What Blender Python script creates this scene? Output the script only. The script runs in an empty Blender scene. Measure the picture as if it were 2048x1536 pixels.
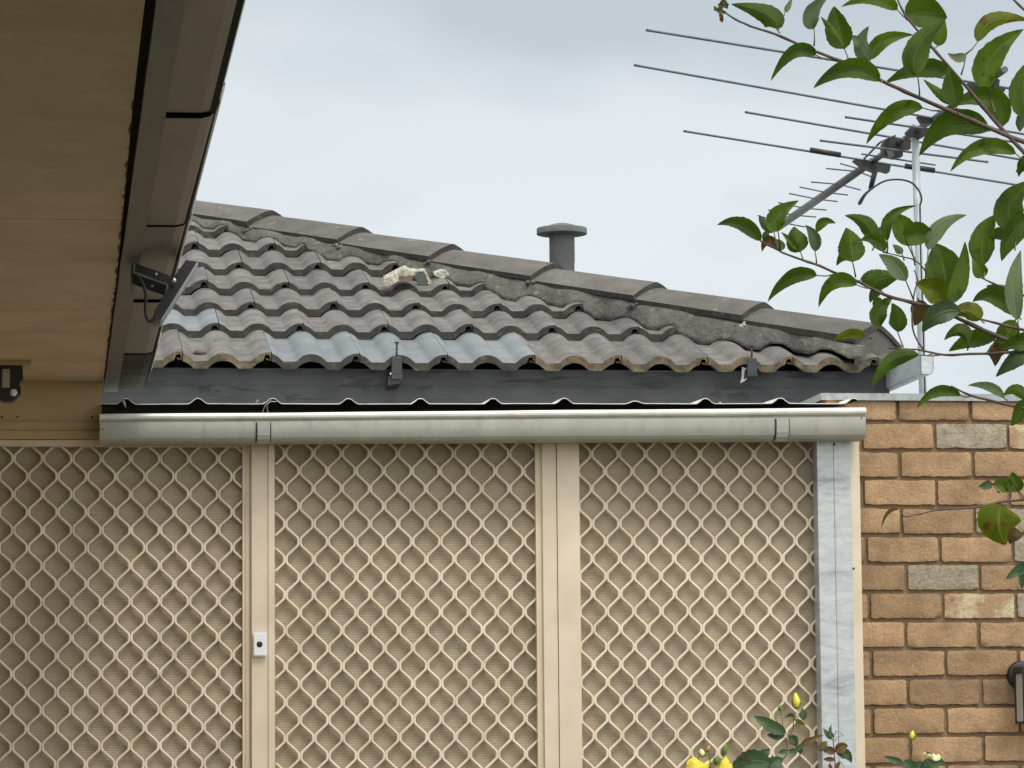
import bpy, math, random
import numpy as np
from mathutils import Vector, noise as mn
random.seed(7)
S = bpy.context.scene
col = S.collection
R_ = math.radians
# ------------------------------------------------------------------ camera
F = 6800.0
CX, CY = 1024.0, 768.0
VX, VY, ROLL = 112.0, 1487.0, 0.009
def nz(v): return v / np.linalg.norm(v)
_Y = nz(np.array([VX-CX, -(VY-CY), F]))
_U = nz(np.array([-ROLL, 1, (ROLL*(VX-CX)+(VY-CY))/F]))
_X = np.cross(_U, _Y)
if _X[0] < 0: _X = -_X
RM = np.stack([_X, _Y, _U])
EYE = np.array([0, 0, 1.6])
def ray(px, py): return RM @ np.array([px-CX, -(py-CY), F])
def P(px, py, Y):
    r = ray(px, py); return Vector(EYE + r*(Y/r[1]))
def PZ(px, py, z):
    r = ray(px, py); return Vector(EYE + r*((z-1.6)/r[2]))
def PX(px, py, x):
    r = ray(px, py); return Vector(EYE + r*(x/r[0]))
def XA(px, py, Y): return P(px, py, Y).x
def ZA(px, py, Y): return P(px, py, Y).z
cd = bpy.data.cameras.new('camera'); co = bpy.data.objects.new('camera', cd); col.objects.link(co)
from mathutils import Matrix
m = Matrix.Identity(4)
for i in range(3):
    m[i][0] = RM[i][0]; m[i][1] = RM[i][1]; m[i][2] = -RM[i][2]; m[i][3] = EYE[i]
co.matrix_world = m
cd.sensor_width = 36; cd.lens = F/2048*36; cd.clip_start = .1; cd.clip_end = 2000
S.camera = co
S.render.resolution_x = 1024; S.render.resolution_y = 768
S.render.engine = 'CYCLES'
S.view_settings.view_transform = 'Standard'; S.view_settings.look = 'None'
S.view_settings.exposure = 0.0; S.view_settings.gamma = 1
# ------------------------------------------------------------------ sky and sun
SUN_EL, SUN_AZ = R_(60), R_(160)      # azimuth measured from +Y clockwise (behind camera, to the right)
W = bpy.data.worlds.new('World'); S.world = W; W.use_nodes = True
nt = W.node_tree; N = nt.nodes; L = nt.links
for n in list(N): N.remove(n)
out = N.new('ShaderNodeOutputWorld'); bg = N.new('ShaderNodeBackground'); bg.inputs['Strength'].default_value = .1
sky = N.new('ShaderNodeTexSky'); sky.sky_type = 'NISHITA'; sky.sun_disc = False
sky.sun_elevation = SUN_EL; sky.sun_rotation = SUN_AZ; sky.dust_density = 2.0
tc = N.new('ShaderNodeTexCoord')
mp = N.new('ShaderNodeMapping'); mp.inputs['Scale'].default_value = (1, 1, 2.0); mp.inputs['Location'].default_value = (.3, .1, .42)
n1 = N.new('ShaderNodeTexNoise'); n1.inputs['Scale'].default_value = 4.2; n1.inputs['Detail'].default_value = 4.0; n1.inputs['Roughness'].default_value = .5
n1.inputs['Distortion'].default_value = .25
L.new(tc.outputs['Generated'], mp.inputs['Vector']); L.new(mp.outputs['Vector'], n1.inputs['Vector'])
cr = N.new('ShaderNodeValToRGB')
cr.color_ramp.elements[0].position = .38; cr.color_ramp.elements[0].color = (.555, .622, .672, 1)
cr.color_ramp.elements[1].position = .62; cr.color_ramp.elements[1].color = (.76, .815, .845, 1)
L.new(n1.outputs['Fac'], cr.inputs['Fac'])
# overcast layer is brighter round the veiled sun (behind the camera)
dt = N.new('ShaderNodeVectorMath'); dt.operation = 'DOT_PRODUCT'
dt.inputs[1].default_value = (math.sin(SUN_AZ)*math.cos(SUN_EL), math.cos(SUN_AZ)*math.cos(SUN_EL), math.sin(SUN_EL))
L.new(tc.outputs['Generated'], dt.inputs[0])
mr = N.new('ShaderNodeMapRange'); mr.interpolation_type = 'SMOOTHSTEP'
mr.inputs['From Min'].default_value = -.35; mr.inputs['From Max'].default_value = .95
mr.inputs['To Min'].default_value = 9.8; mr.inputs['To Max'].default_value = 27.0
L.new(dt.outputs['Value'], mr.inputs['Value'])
# paler towards the horizon
sx = N.new('ShaderNodeSeparateXYZ'); L.new(tc.outputs['Generated'], sx.inputs[0])
mh = N.new('ShaderNodeMapRange'); mh.interpolation_type = 'SMOOTHSTEP'
mh.inputs['From Min'].default_value = .08; mh.inputs['From Max'].default_value = .30
mh.inputs['To Min'].default_value = 1.14; mh.inputs['To Max'].default_value = .94
L.new(sx.outputs['Z'], mh.inputs['Value'])
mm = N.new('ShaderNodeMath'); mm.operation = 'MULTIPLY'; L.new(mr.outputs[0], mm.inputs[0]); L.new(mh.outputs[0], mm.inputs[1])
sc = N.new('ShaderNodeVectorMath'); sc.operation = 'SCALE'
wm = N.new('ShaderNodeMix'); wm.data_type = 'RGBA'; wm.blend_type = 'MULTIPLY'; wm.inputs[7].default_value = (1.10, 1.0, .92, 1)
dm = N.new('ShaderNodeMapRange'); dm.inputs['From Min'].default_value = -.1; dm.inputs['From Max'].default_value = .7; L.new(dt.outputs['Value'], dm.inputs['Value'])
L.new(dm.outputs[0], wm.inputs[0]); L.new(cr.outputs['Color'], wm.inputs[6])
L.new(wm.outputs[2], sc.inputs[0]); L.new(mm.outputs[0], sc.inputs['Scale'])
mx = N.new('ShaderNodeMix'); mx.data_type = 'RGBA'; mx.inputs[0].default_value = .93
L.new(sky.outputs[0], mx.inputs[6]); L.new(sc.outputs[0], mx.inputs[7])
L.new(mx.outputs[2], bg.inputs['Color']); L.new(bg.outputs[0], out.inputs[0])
sd = bpy.data.lights.new('sun', 'SUN'); sd.energy = 1.5; sd.angle = R_(14); sd.color = (1, .965, .92)
so = bpy.data.objects.new('sun', sd); col.objects.link(so)
so.rotation_euler = Vector((math.sin(SUN_AZ)*math.cos(SUN_EL), math.cos(SUN_AZ)*math.cos(SUN_EL), math.sin(SUN_EL))).to_track_quat('Z', 'Y').to_euler()

# ------------------------------------------------------------------ materials
def s2l(c):
    return tuple(((v/255)/12.92 if v/255 <= .04045 else ((v/255+.055)/1.055)**2.4) for v in c)
MATS = {}
def pm(name, c1, c2=None, scale=8, rough=.8, bump=0, bscale=60, metal=0, c3=None, spk=0, spk_scale=250,
       stretch=(1, 1, 1), tint=0, lo=.35, hi=.65, c3lo=.62, c3hi=.72, c3scale=4, dist=0, spec=.5):
    """c1/c2 mixed by soft noise, c3 blotches with a shape of their own, fine speckle, bump"""
    if name in MATS: return MATS[name]
    m = bpy.data.materials.new(name); m.use_nodes = True
    nt = m.node_tree; N = nt.nodes; L = nt.links; b = N['Principled BSDF']
    b.inputs['Roughness'].default_value = rough; b.inputs['Metallic'].default_value = metal
    b.inputs['Specular IOR Level'].default_value = spec
    tc = N.new('ShaderNodeTexCoord'); mp = N.new('ShaderNodeMapping'); mp.inputs['Scale'].default_value = stretch
    L.new(tc.outputs['Object'], mp.inputs['Vector'])
    def noi(sc, det=4, d=0, rg=.55):
        n = N.new('ShaderNodeTexNoise'); n.inputs['Scale'].default_value = sc; n.inputs['Detail'].default_value = det
        n.inputs['Distortion'].default_value = d; n.inputs['Roughness'].default_value = rg
        L.new(mp.outputs['Vector'], n.inputs['Vector']); return n
    def rmp(src, a, bb):
        r = N.new('ShaderNodeMapRange'); r.inputs['From Min'].default_value = a; r.inputs['From Max'].default_value = bb
        L.new(src, r.inputs['Value']); return r.outputs[0]
    def mix(fac, a, bb, mode='MIX'):
        x = N.new('ShaderNodeMix'); x.data_type = 'RGBA'; x.blend_type = mode
        for sock, v in ((x.inputs[0], fac), (x.inputs[6], a), (x.inputs[7], bb)):
            if isinstance(v, (int, float)): sock.default_value = v
            elif isinstance(v, tuple): sock.default_value = (*v[:3], 1)
            else: L.new(v, sock)
        return x.outputs[2]
    cur = mix(rmp(noi(scale, 5, dist).outputs['Fac'], lo, hi), c1, c2 or c1)
    if c3: cur = mix(rmp(noi(c3scale, 6, .4, .65).outputs['Fac'], c3lo, c3hi), cur, c3)
    if spk:
        f = rmp(noi(spk_scale, 2).outputs['Fac'], .3, .7)
        v = N.new('ShaderNodeMapRange'); v.inputs['To Min'].default_value = 1-spk; v.inputs['To Max'].default_value = 1+spk
        L.new(f, v.inputs['Value'])
        hs = N.new('ShaderNodeHueSaturation'); L.new(v.outputs[0], hs.inputs['Value']); L.new(cur, hs.inputs['Color']); cur = hs.outputs[0]
    if tint:
        at = N.new('ShaderNodeAttribute'); at.attribute_name = 'tint'
        v = N.new('ShaderNodeMapRange'); v.inputs['To Min'].default_value = 1-tint; v.inputs['To Max'].default_value = 1+tint
        L.new(at.outputs['Fac'], v.inputs['Value'])
        hs = N.new('ShaderNodeHueSaturation'); L.new(v.outputs[0], hs.inputs['Value']); L.new(cur, hs.inputs['Color']); cur = hs.outputs[0]
    L.new(cur, b.inputs['Base Color'])
    if bump:
        bp = N.new('ShaderNodeBump'); bp.inputs['Strength'].default_value = 1; bp.inputs['Distance'].default_value = bump
        L.new(noi(bscale, 5, 0, .65).outputs['Fac'], bp.inputs['Height']); L.new(bp.outputs[0], b.inputs['Normal'])
    MATS[name] = m; return m

M = {}
M['added_dark_lawn'] = pm('added_lawn_grass', (.05, .075, .025), (.08, .10, .04), 3, .95, .02, 60)  # dark green for the unseen ground added near the camera
M['concrete'] = pm('patio_concrete', (.30, .28, .25), (.24, .225, .20), 3, .9, .002, 40, spk=.15)
M['soil'] = pm('garden_soil', (.07, .05, .035), (.12, .09, .06), 20, .95, .02, 30)
M['soffit'] = pm('soffit_paint', s2l((204, 180, 148)), s2l((188, 164, 134)), 5, .7, .0006, 90, c3=s2l((150, 112, 74)), c3scale=3.1, c3lo=.66, c3hi=.80, spk=.03)
M['soffit_trim'] = pm('wall_board_paint', s2l((196, 174, 132)), s2l((180, 158, 118)), 3, .65, .0005, 60)
M['fasc_left'] = pm('painted_fascia', s2l((90, 85, 73)), s2l((74, 68, 59)), 7, .5, .0006, 50, c3=s2l((84, 62, 50)), c3scale=9, c3lo=.58, c3hi=.68, stretch=(2, .6, 1))
M['gutter_left'] = pm('aged_gutter_metal', s2l((106, 101, 88)), s2l((88, 84, 73)), 3, .42, .0004, 30, metal=.25, c3=s2l((44, 44, 46)), c3scale=2.6, c3lo=.60, c3hi=.72, stretch=(3, .8, 1))
M['gutter_end'] = pm('dark_gutter_end', s2l((70, 69, 65)), s2l((50, 50, 50)), 6, .8, .0004, 30, spec=.15)  # last gutter length, a darker grey than the others
M['gutter'] = pm('porch_gutter_metal', s2l((172, 170, 160)), s2l((160, 158, 149)), 14, .6, .0004, 60, metal=.1, c3=s2l((142, 142, 136)), c3scale=22, c3lo=.55, c3hi=.8, spk=.05, stretch=(1, 1, .5))
M['bead'] = pm('gutter_bead_glint', s2l((236, 232, 222)), s2l((214, 210, 200)), 14, .4, metal=.1)  # paler than the gutter: bright sky glint on the lip put into the colour
M['galv'] = pm('galvanised_steel', s2l((200, 204, 205)), s2l((178, 184, 187)), 14, .42, .0006, 25, metal=.25, c3=s2l((136, 143, 147)), c3scale=5, c3lo=.56, c3hi=.74, stretch=(1, 1, 3.0), dist=1.2)
M['zinc'] = pm('zinc_capping', s2l((166, 172, 170)), s2l((136, 144, 144)), 30, .5, .0006, 60, metal=.3, c3=s2l((118, 124, 112)), c3scale=25)
M['sheet'] = pm('old_roof_sheet', s2l((234, 231, 222)), s2l((206, 198, 184)), 18, .5, 0, metal=.1, c3=s2l((120, 84, 60)), c3scale=30)
M['fasc'] = pm('dark_fascia_paint', s2l((58, 63, 65)), s2l((47, 52, 54)), 9, .7, .008, 20, c3=s2l((33, 36, 38)), c3scale=13, c3lo=.56, c3hi=.62, spk=.05, stretch=(.35, 1, 1.4))
M['black'] = pm('matt_black', (.012, .012, .014), (.02, .02, .022), 20, .5)
M['void'] = pm('gap_shade_black', (.01, .01, .01), None, 5, 1)  # near-black, puts the shade of unlit gaps into the colour
M['frame'] = pm('cream_aluminium', s2l((226, 210, 186)), s2l((212, 196, 170)), 6, .5, .0004, 120, c3=s2l((172, 156, 128)), c3scale=11, c3lo=.68, c3hi=.76, spk=.03)
M['grille'] = pm('cream_grille', s2l((238, 224, 202)), s2l((216, 200, 176)), 9, .5, c3=s2l((168, 154, 128)), c3scale=14, c3lo=.66, c3hi=.74)
M['post_dirt'] = M['frame']
M['render'] = pm('hip_mortar', s2l((106, 103, 98)), s2l((84, 82, 78)), 14, .95, .018, 30, c3=s2l((130, 127, 118)), c3scale=22, c3lo=.58, c3hi=.66, spk=.18, spk_scale=160)
TG = dict(rough=.88, bump=.0028, bscale=80, spk=.22, spk_scale=170, tint=.13)
M['tile'] = pm('concrete_tile', s2l((115, 112, 108)), s2l((88, 86, 83)), 14, c3=s2l((129, 125, 115)), c3scale=9, **TG)
M['tile_blue'] = pm('coated_tile_blue_grey', s2l((118, 125, 128)), s2l((102, 107, 111)), 9, c3=s2l((96, 97, 96)), c3scale=8, rough=.6, bump=.0008, bscale=60, spk=.07, tint=.06)
M['tile_edge'] = pm('tile_edge', s2l((64, 62, 58)), s2l((46, 45, 42)), 25, .95, .003, 90, c3=s2l((96, 90, 70)), c3scale=26, c3lo=.58, c3hi=.70, spk=.2)
M['tile_lichen'] = pm('tile_edge_lichen', s2l((112, 102, 82)), s2l((70, 64, 53)), 30, .95, .004, 90, c3=s2l((110, 80, 62)), c3scale=22, c3lo=.56, c3hi=.66, spk=.25, lo=.3, hi=.6)
M['cap'] = pm('hip_cap_tile', s2l((100, 95, 90)), s2l((82, 78, 74)), 9, c3=s2l((138, 132, 122)), c3scale=10, **TG)
M['vent'] = pm('vent_pipe_paint', s2l((100, 104, 102)), s2l((86, 90, 90)), 12, .7, .0006, 60, c3=s2l((112, 124, 116)), c3scale=16)
BK = dict(rough=.93, bump=.004, bscale=75, spk=.18, spk_scale=140, tint=.23)
M['brick'] = pm('tan_brick', s2l((176, 144, 109)), s2l((146, 119, 90)), 11, c3=s2l((178, 150, 112)), c3scale=24, c3lo=.6, c3hi=.72, **BK)
M['brick_cream'] = pm('cream_brick', s2l((186, 174, 152)), s2l((162, 148, 126)), 28, c3=s2l((146, 128, 100)), c3scale=36, c3lo=.55, c3hi=.66, **dict(BK, bump=.006))
M['brick_mix'] = pm('mottled_brick', s2l((190, 174, 142)), s2l((164, 134, 104)), 13, lo=.42, hi=.55, c3=s2l((132, 104, 72)), c3scale=40, **BK)
M['mortar'] = pm('brick_mortar', s2l((144, 122, 94)), s2l((124, 104, 80)), 18, .95, .005, 60, c3=s2l((118, 112, 94)), c3scale=7, spk=.15)
M['white'] = pm('white_plastic', (.82, .82, .84), None, 5, .35)
M['steel'] = pm('bolt_steel', (.6, .6, .6), None, 5, .3, metal=.9)
M['alu'] = pm('antenna_aluminium', s2l((98, 104, 110)), s2l((82, 88, 94)), 20, .45, metal=.4)
M['mast'] = pm('galvanised_mast', s2l((176, 186, 188)), s2l((150, 160, 162)), 18, .5, metal=.3, spk=.06, stretch=(1, 1, .3))
M['bark'] = pm('grey_brown_bark', s2l((112, 96, 88)), s2l((84, 72, 66)), 60, .85, .001, 200, c3=s2l((130, 84, 66)), c3scale=40)
M['rstem'] = pm('rose_stem', s2l((98, 104, 62)), s2l((112, 84, 58)), 30, .6)
M['yellow'] = pm('yellow_petal', (.80, .62, .02), (.86, .74, .12), 60, .5)
M['pyellow'] = pm('pale_yellow_petal', (.86, .78, .34), (.88, .82, .5), 60, .5)
M['redtip'] = pm('spent_red_petal', s2l((170, 82, 58)), s2l((200, 150, 110)), 80, .6)
M['sepal'] = pm('green_sepal', s2l((120, 134, 58)), s2l((92, 110, 50)), 80, .6)
M['rubble'] = pm('cream_rubble', s2l((206, 202, 186)), s2l((150, 144, 122)), 60, .9, .014, 70)
M['rubble_dark'] = pm('rubble_face', s2l((84, 88, 84)), None, 40, .9, .002, 120)
M['stone'] = pm('brown_stone', s2l((122, 104, 92)), s2l((100, 84, 76)), 50, .9, .003, 120)
M['housewall'] = pm('house_wall', s2l((170, 150, 124)), s2l((150, 132, 108)), 6, .9, .002, 50)

def blind_mat():
    m = bpy.data.materials.new('woven_blind'); m.use_nodes = True
    nt = m.node_tree; N = nt.nodes; L = nt.links; b = N['Principled BSDF']; b.inputs['Roughness'].default_value = .85
    tc = N.new('ShaderNodeTexCoord')
    wv = N.new('ShaderNodeTexWave'); wv.bands_direction = 'Z'; wv.inputs['Scale'].default_value = 62; wv.inputs['Distortion'].default_value = .3
    L.new(tc.outputs['Object'], wv.inputs['Vector'])
    mp = N.new('ShaderNodeMapping'); mp.inputs['Scale'].default_value = (9, 1, 120); L.new(tc.outputs['Object'], mp.inputs['Vector'])
    n2 = N.new('ShaderNodeTexNoise'); n2.inputs['Scale'].default_value = 1.6; n2.inputs['Detail'].default_value = 3; L.new(mp.outputs[0], n2.inputs['Vector'])
    n3 = N.new('ShaderNodeTexNoise'); n3.inputs['Scale'].default_value = 5; L.new(tc.outputs['Object'], n3.inputs['Vector'])
    a = N.new('ShaderNodeMath'); a.operation = 'MULTIPLY'; L.new(wv.outputs['Fac'], a.inputs[0]); L.new(n2.outputs['Fac'], a.inputs[1])
    r = N.new('ShaderNodeValToRGB'); r.color_ramp.elements[0].position = .05; r.color_ramp.elements[0].color = (*s2l((180, 166, 142)), 1)
    r.color_ramp.elements[1].position = .7; r.color_ramp.elements[1].color = (*s2l((194, 180, 156)), 1); L.new(a.outputs[0], r.inputs[0])
    x = N.new('ShaderNodeMix'); x.data_type = 'RGBA'; x.blend_type = 'MULTIPLY'; x.inputs[0].default_value = .3
    L.new(r.outputs[0], x.inputs[6]); L.new(n3.outputs['Fac'], x.inputs[7]); L.new(x.outputs[2], b.inputs['Base Color'])
    bp = N.new('ShaderNodeBump'); bp.inputs['Distance'].default_value = .0015; L.new(a.outputs[0], bp.inputs['Height']); L.new(bp.outputs[0], b.inputs['Normal'])
    return m
M['blind'] = blind_mat()

def leaf_mat(name, c1, c2, vein, trans, rough=.45, nsc=30, blot=None):
    m = bpy.data.materials.new(name); m.use_nodes = True
    nt = m.node_tree; N = nt.nodes; L = nt.links; b = N['Principled BSDF']; o = N['Material Output']
    b.inputs['Roughness'].default_value = rough; b.inputs['Specular IOR Level'].default_value = .22
    uv = N.new('ShaderNodeUVMap'); sp = N.new('ShaderNodeSeparateXYZ'); L.new(uv.outputs[0], sp.inputs[0])
    ab = N.new('ShaderNodeMath'); ab.operation = 'ABSOLUTE'
    sb = N.new('ShaderNodeMath'); sb.operation = 'SUBTRACT'; sb.inputs[1].default_value = .5; L.new(sp.outputs['Y'], sb.inputs[0]); L.new(sb.outputs[0], ab.inputs[0])
    r1 = N.new('ShaderNodeMapRange'); r1.inputs['From Min'].default_value = .05; r1.inputs['From Max'].default_value = .015; L.new(ab.outputs[0], r1.inputs['Value'])
    # side veins
    k1 = N.new('ShaderNodeMath'); k1.operation = 'MULTIPLY'; k1.inputs[1].default_value = 8; L.new(sp.outputs['X'], k1.inputs[0])
    k2 = N.new('ShaderNodeMath'); k2.operation = 'MULTIPLY'; k2.inputs[1].default_value = -5; L.new(ab.outputs[0], k2.inputs[0])
    k3 = N.new('ShaderNodeMath'); k3.operation = 'ADD'; L.new(k1.outputs[0], k3.inputs[0]); L.new(k2.outputs[0], k3.inputs[1])
    k4 = N.new('ShaderNodeMath'); k4.operation = 'FRACT'; L.new(k3.outputs[0], k4.inputs[0])
    r2 = N.new('ShaderNodeMapRange'); r2.inputs['From Min'].default_value = .86; r2.inputs['From Max'].default_value = 1; r2.inputs['To Max'].default_value = .35; L.new(k4.outputs[0], r2.inputs['Value'])
    mxm = N.new('ShaderNodeMath'); mxm.operation = 'MAXIMUM'; L.new(r1.outputs[0], mxm.inputs[0]); L.new(r2.outputs[0], mxm.inputs[1])
    tc = N.new('ShaderNodeTexCoord'); n = N.new('ShaderNodeTexNoise'); n.inputs['Scale'].default_value = nsc; n.inputs['Detail'].default_value = 4; L.new(tc.outputs['Object'], n.inputs['Vector'])
    r = N.new('ShaderNodeMapRange'); r.inputs['From Min'].default_value = .35; r.inputs['From Max'].default_value = .65; L.new(n.outputs['Fac'], r.inputs['Value'])
    x = N.new('ShaderNodeMix'); x.data_type = 'RGBA'; x.inputs[6].default_value = (*c1, 1); x.inputs[7].default_value = (*c2, 1); L.new(r.outputs[0], x.inputs[0])
    src = x.outputs[2]
    if blot:
        nb = N.new('ShaderNodeTexNoise'); nb.inputs['Scale'].default_value = nsc*1.7; nb.inputs['Detail'].default_value = 5; L.new(tc.outputs['Object'], nb.inputs['Vector'])
        rb = N.new('ShaderNodeMapRange'); rb.inputs['From Min'].default_value = .58; rb.inputs['From Max'].default_value = .66; L.new(nb.outputs['Fac'], rb.inputs['Value'])
        xb = N.new('ShaderNodeMix'); xb.data_type = 'RGBA'; xb.inputs[7].default_value = (*blot, 1); L.new(rb.outputs[0], xb.inputs[0]); L.new(src, xb.inputs[6]); src = xb.outputs[2]
    y = N.new('ShaderNodeMix'); y.data_type = 'RGBA'; L.new(mxm.outputs[0], y.inputs[0]); L.new(src, y.inputs[6]); y.inputs[7].default_value = (*vein, 1)
    L.new(y.outputs[2], b.inputs['Base Color'])
    bp = N.new('ShaderNodeBump'); bp.inputs['Distance'].default_value = .0012; bp.inputs['Strength'].default_value = .7; L.new(mxm.outputs[0], bp.inputs['Height']); bp.invert = True; L.new(bp.outputs[0], b.inputs['Normal'])
    t = N.new('ShaderNodeBsdfTranslucent'); ts = N.new('ShaderNodeVectorMath'); ts.operation = 'MULTIPLY'; ts.inputs[1].default_value = (1.25, 1.5, .5)
    L.new(y.outputs[2], ts.inputs[0]); L.new(ts.outputs[0], t.inputs[0])
    ms = N.new('ShaderNodeMixShader'); ms.inputs[0].default_value = trans; L.new(b.outputs[0], ms.inputs[1]); L.new(t.outputs[0], ms.inputs[2]); L.new(ms.outputs[0], o.inputs[0])
    return m
LEAFM = [leaf_mat('leaf_green', s2l((60, 80, 30)), s2l((80, 101, 34)), s2l((86, 108, 44)), .33, .55),
         leaf_mat('leaf_pale_underside', s2l((98, 112, 84)), s2l((120, 132, 102)), s2l((132, 144, 114)), .3, .6),
         leaf_mat('leaf_blue_green', s2l((66, 86, 58)), s2l((88, 106, 78)), s2l((98, 116, 86)), .25, .4),
         leaf_mat('leaf_yellowing', s2l((86, 100, 28)), s2l((112, 118, 30)), s2l((120, 124, 50)), .35, .5, blot=s2l((96, 62, 30))),
         leaf_mat('leaf_brown', s2l((84, 70, 42)), s2l((110, 84, 54)), s2l((120, 90, 60)), .2, .7),
         leaf_mat('rose_leaf', s2l((62, 86, 62)), s2l((82, 106, 76)), s2l((96, 118, 86)), .2, .5, 40),
         leaf_mat('rose_leaf_bronze', s2l((96, 88, 48)), s2l((110, 74, 46)), s2l((120, 110, 70)), .25, .5, 40),
         leaf_mat('leaf_fresh_green', s2l((74, 96, 34)), s2l((96, 116, 42)), s2l((104, 124, 56)), .38, .5, 45, blot=s2l((66, 84, 30)))]

# ------------------------------------------------------------------ mesh helpers
class MB:
    def __init__(s): s.v = []; s.f = []; s.m = []; s.mats = []; s.sm = []; s.t = []; s.uv = None
    def mi(s, mat):
        if mat not in s.mats: s.mats.append(mat)
        return s.mats.index(mat)
    def add(s, vs, fs, mat, smooth=False, tint=.5):
        o = len(s.v); s.v += [tuple(v) for v in vs]; k = s.mi(mat)
        for f in fs: s.f.append(tuple(o+i for i in f)); s.m.append(k); s.sm.append(smooth); s.t.append(tint)
        return o
    def box(s, a, b, mat, tint=.5):
        (x0, y0, z0), (x1, y1, z1) = a, b
        vs = [(x, y, z) for z in (z0, z1) for y in (y0, y1) for x in (x0, x1)]
        s.add(vs, [(0, 2, 3, 1), (4, 5, 7, 6), (0, 1, 5, 4), (2, 6, 7, 3), (0, 4, 6, 2), (1, 3, 7, 5)], mat, False, tint)
    def hexa(s, c, mat, smooth=False):      # 8 corners: bottom ring 4, top ring 4
        s.add(c, [(3, 2, 1, 0), (4, 5, 6, 7), (0, 1, 5, 4), (1, 2, 6, 5), (2, 3, 7, 6), (3, 0, 4, 7)], mat, smooth)
    def prism(s, poly, d, mat):             # poly: list of Vector, extruded by vector d
        n = len(poly); vs = [Vector(p) for p in poly]; vs += [p+Vector(d) for p in vs]
        s.add(vs, [tuple(range(n))[::-1], tuple(range(n, 2*n))] + [(i, (i+1) % n, n+(i+1) % n, n+i) for i in range(n)], mat)
    def grid(s, rows, mat, smooth=True, tint=.5, close=False):
        nr, nc = len(rows), len(rows[0]); vs = [p for r in rows for p in r]; fs = []
        for i in range(nr-1):
            for j in range(nc if close else nc-1):
                j2 = (j+1) % nc; fs.append((i*nc+j, i*nc+j2, (i+1)*nc+j2, (i+1)*nc+j))
        return s.add(vs, fs, mat, smooth, tint)
    def tube(s, pts, rad, mat, n=8, cap=True, flat=1):
        pts = [Vector(p) for p in pts]
        if not isinstance(rad, (list, tuple)): rad = [rad]*len(pts)
        rows = []; up = None
        for i, p in enumerate(pts):
            t = (pts[min(i+1, len(pts)-1)]-pts[max(i-1, 0)]).normalized()
            if up is None: up = Vector((0, 0, 1)) if abs(t.z) < .9 else Vector((1, 0, 0))
            a = t.cross(up).normalized(); b = a.cross(t).normalized(); up = b
            rows.append([p+(a*math.cos(2*math.pi*k/n)+b*math.sin(2*math.pi*k/n)*flat)*rad[i] for k in range(n)])
        o = s.grid(rows, mat, True, close=True)
        if cap:
            k = s.mi(mat)
            for base, rev in ((o, True), (o+(len(rows)-1)*n, False)):
                f = tuple(range(base, base+n)); s.f.append(f[::-1] if rev else f); s.m.append(k); s.sm.append(False); s.t.append(.5)
    def lathe(s, c, prof, mat, n=28, axis='z'):
        rows = []
        for r, h in prof:
            ring = []
            for k in range(n):
                a = 2*math.pi*k/n
                if axis == 'z': ring.append((c[0]+r*math.cos(a), c[1]+r*math.sin(a), c[2]+h))
                else: ring.append((c[0]+r*math.cos(a), c[1]+h, c[2]+r*math.sin(a)))
            rows.append(ring)
        s.grid(rows, mat, True, close=True)
    def strip(s, prof, th, u0, u1, fn, mat, segs=1, smooth=True):
        """sheet of thickness th: prof 2D polyline swept from u0 to u1; fn(u,a,b)->xyz"""
        pr = [Vector((a, b)) for a, b in prof]; inner = []
        for i, p in enumerate(pr):
            t = (pr[min(i+1, len(pr)-1)]-pr[max(i-1, 0)]).normalized(); inner.append(p+Vector((-t.y, t.x))*th)
        ring = pr+inner[::-1]; n = len(ring)
        rows = [[fn(u0+(u1-u0)*k/segs, p.x, p.y) for p in ring] for k in range(segs+1)]
        o = s.grid(rows, mat, False, close=True); k = s.mi(mat); m_ = len(pr)
        for base in (o, o+segs*n):
            for i in range(m_-1):
                s.f.append((base+i, base+i+1, base+n-2-i, base+n-1-i)); s.m.append(k); s.sm.append(False); s.t.append(.5)
    def build(s, name, parent=None, autosmooth=None, recalc=True):
        me = bpy.data.meshes.new(name)
        off = Vector((0, 0, 0))
        if parent is not None:
            r = parent
            while r is not None: off += r.location; r = r.parent
        me.from_pydata([tuple(Vector(v)-off) for v in s.v], [], s.f)
        for mt in s.mats: me.materials.append(mt)
        me.polygons.foreach_set('material_index', s.m); me.polygons.foreach_set('use_smooth', s.sm)
        a = me.attributes.new('tint', 'FLOAT', 'FACE'); a.data.foreach_set('value', s.t)
        if s.uv:
            u = me.uv_layers.new(name='UVMap')
            for poly in me.polygons:
                for li in poly.loop_indices: u.data[li].uv = s.uv[me.loops[li].vertex_index]
        me.update()
        if recalc:
            import bmesh
            bm = bmesh.new(); bm.from_mesh(me); bmesh.ops.recalc_face_normals(bm, faces=bm.faces); bm.to_mesh(me); bm.free()
        if autosmooth:
            try: me.set_sharp_from_angle(angle=R_(autosmooth))
            except Exception: pass
        o = bpy.data.objects.new(name, me); col.objects.link(o)
        if parent is not None: o.parent = parent
        return o
def thing(name, label, cat, loc, group=None):
    o = bpy.data.objects.new(name, None); col.objects.link(o); o.location = loc; o.empty_display_size = .1
    return tag(o, label, cat, group)
def tag(o, label, cat, group=None):
    o['label'] = label; o['category'] = cat
    if group: o['group'] = group
    return o
def nse(x, y=0, z=0): return mn.noise(Vector((x, y, z)))
VIEWLAYER = bpy.context.view_layer

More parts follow.
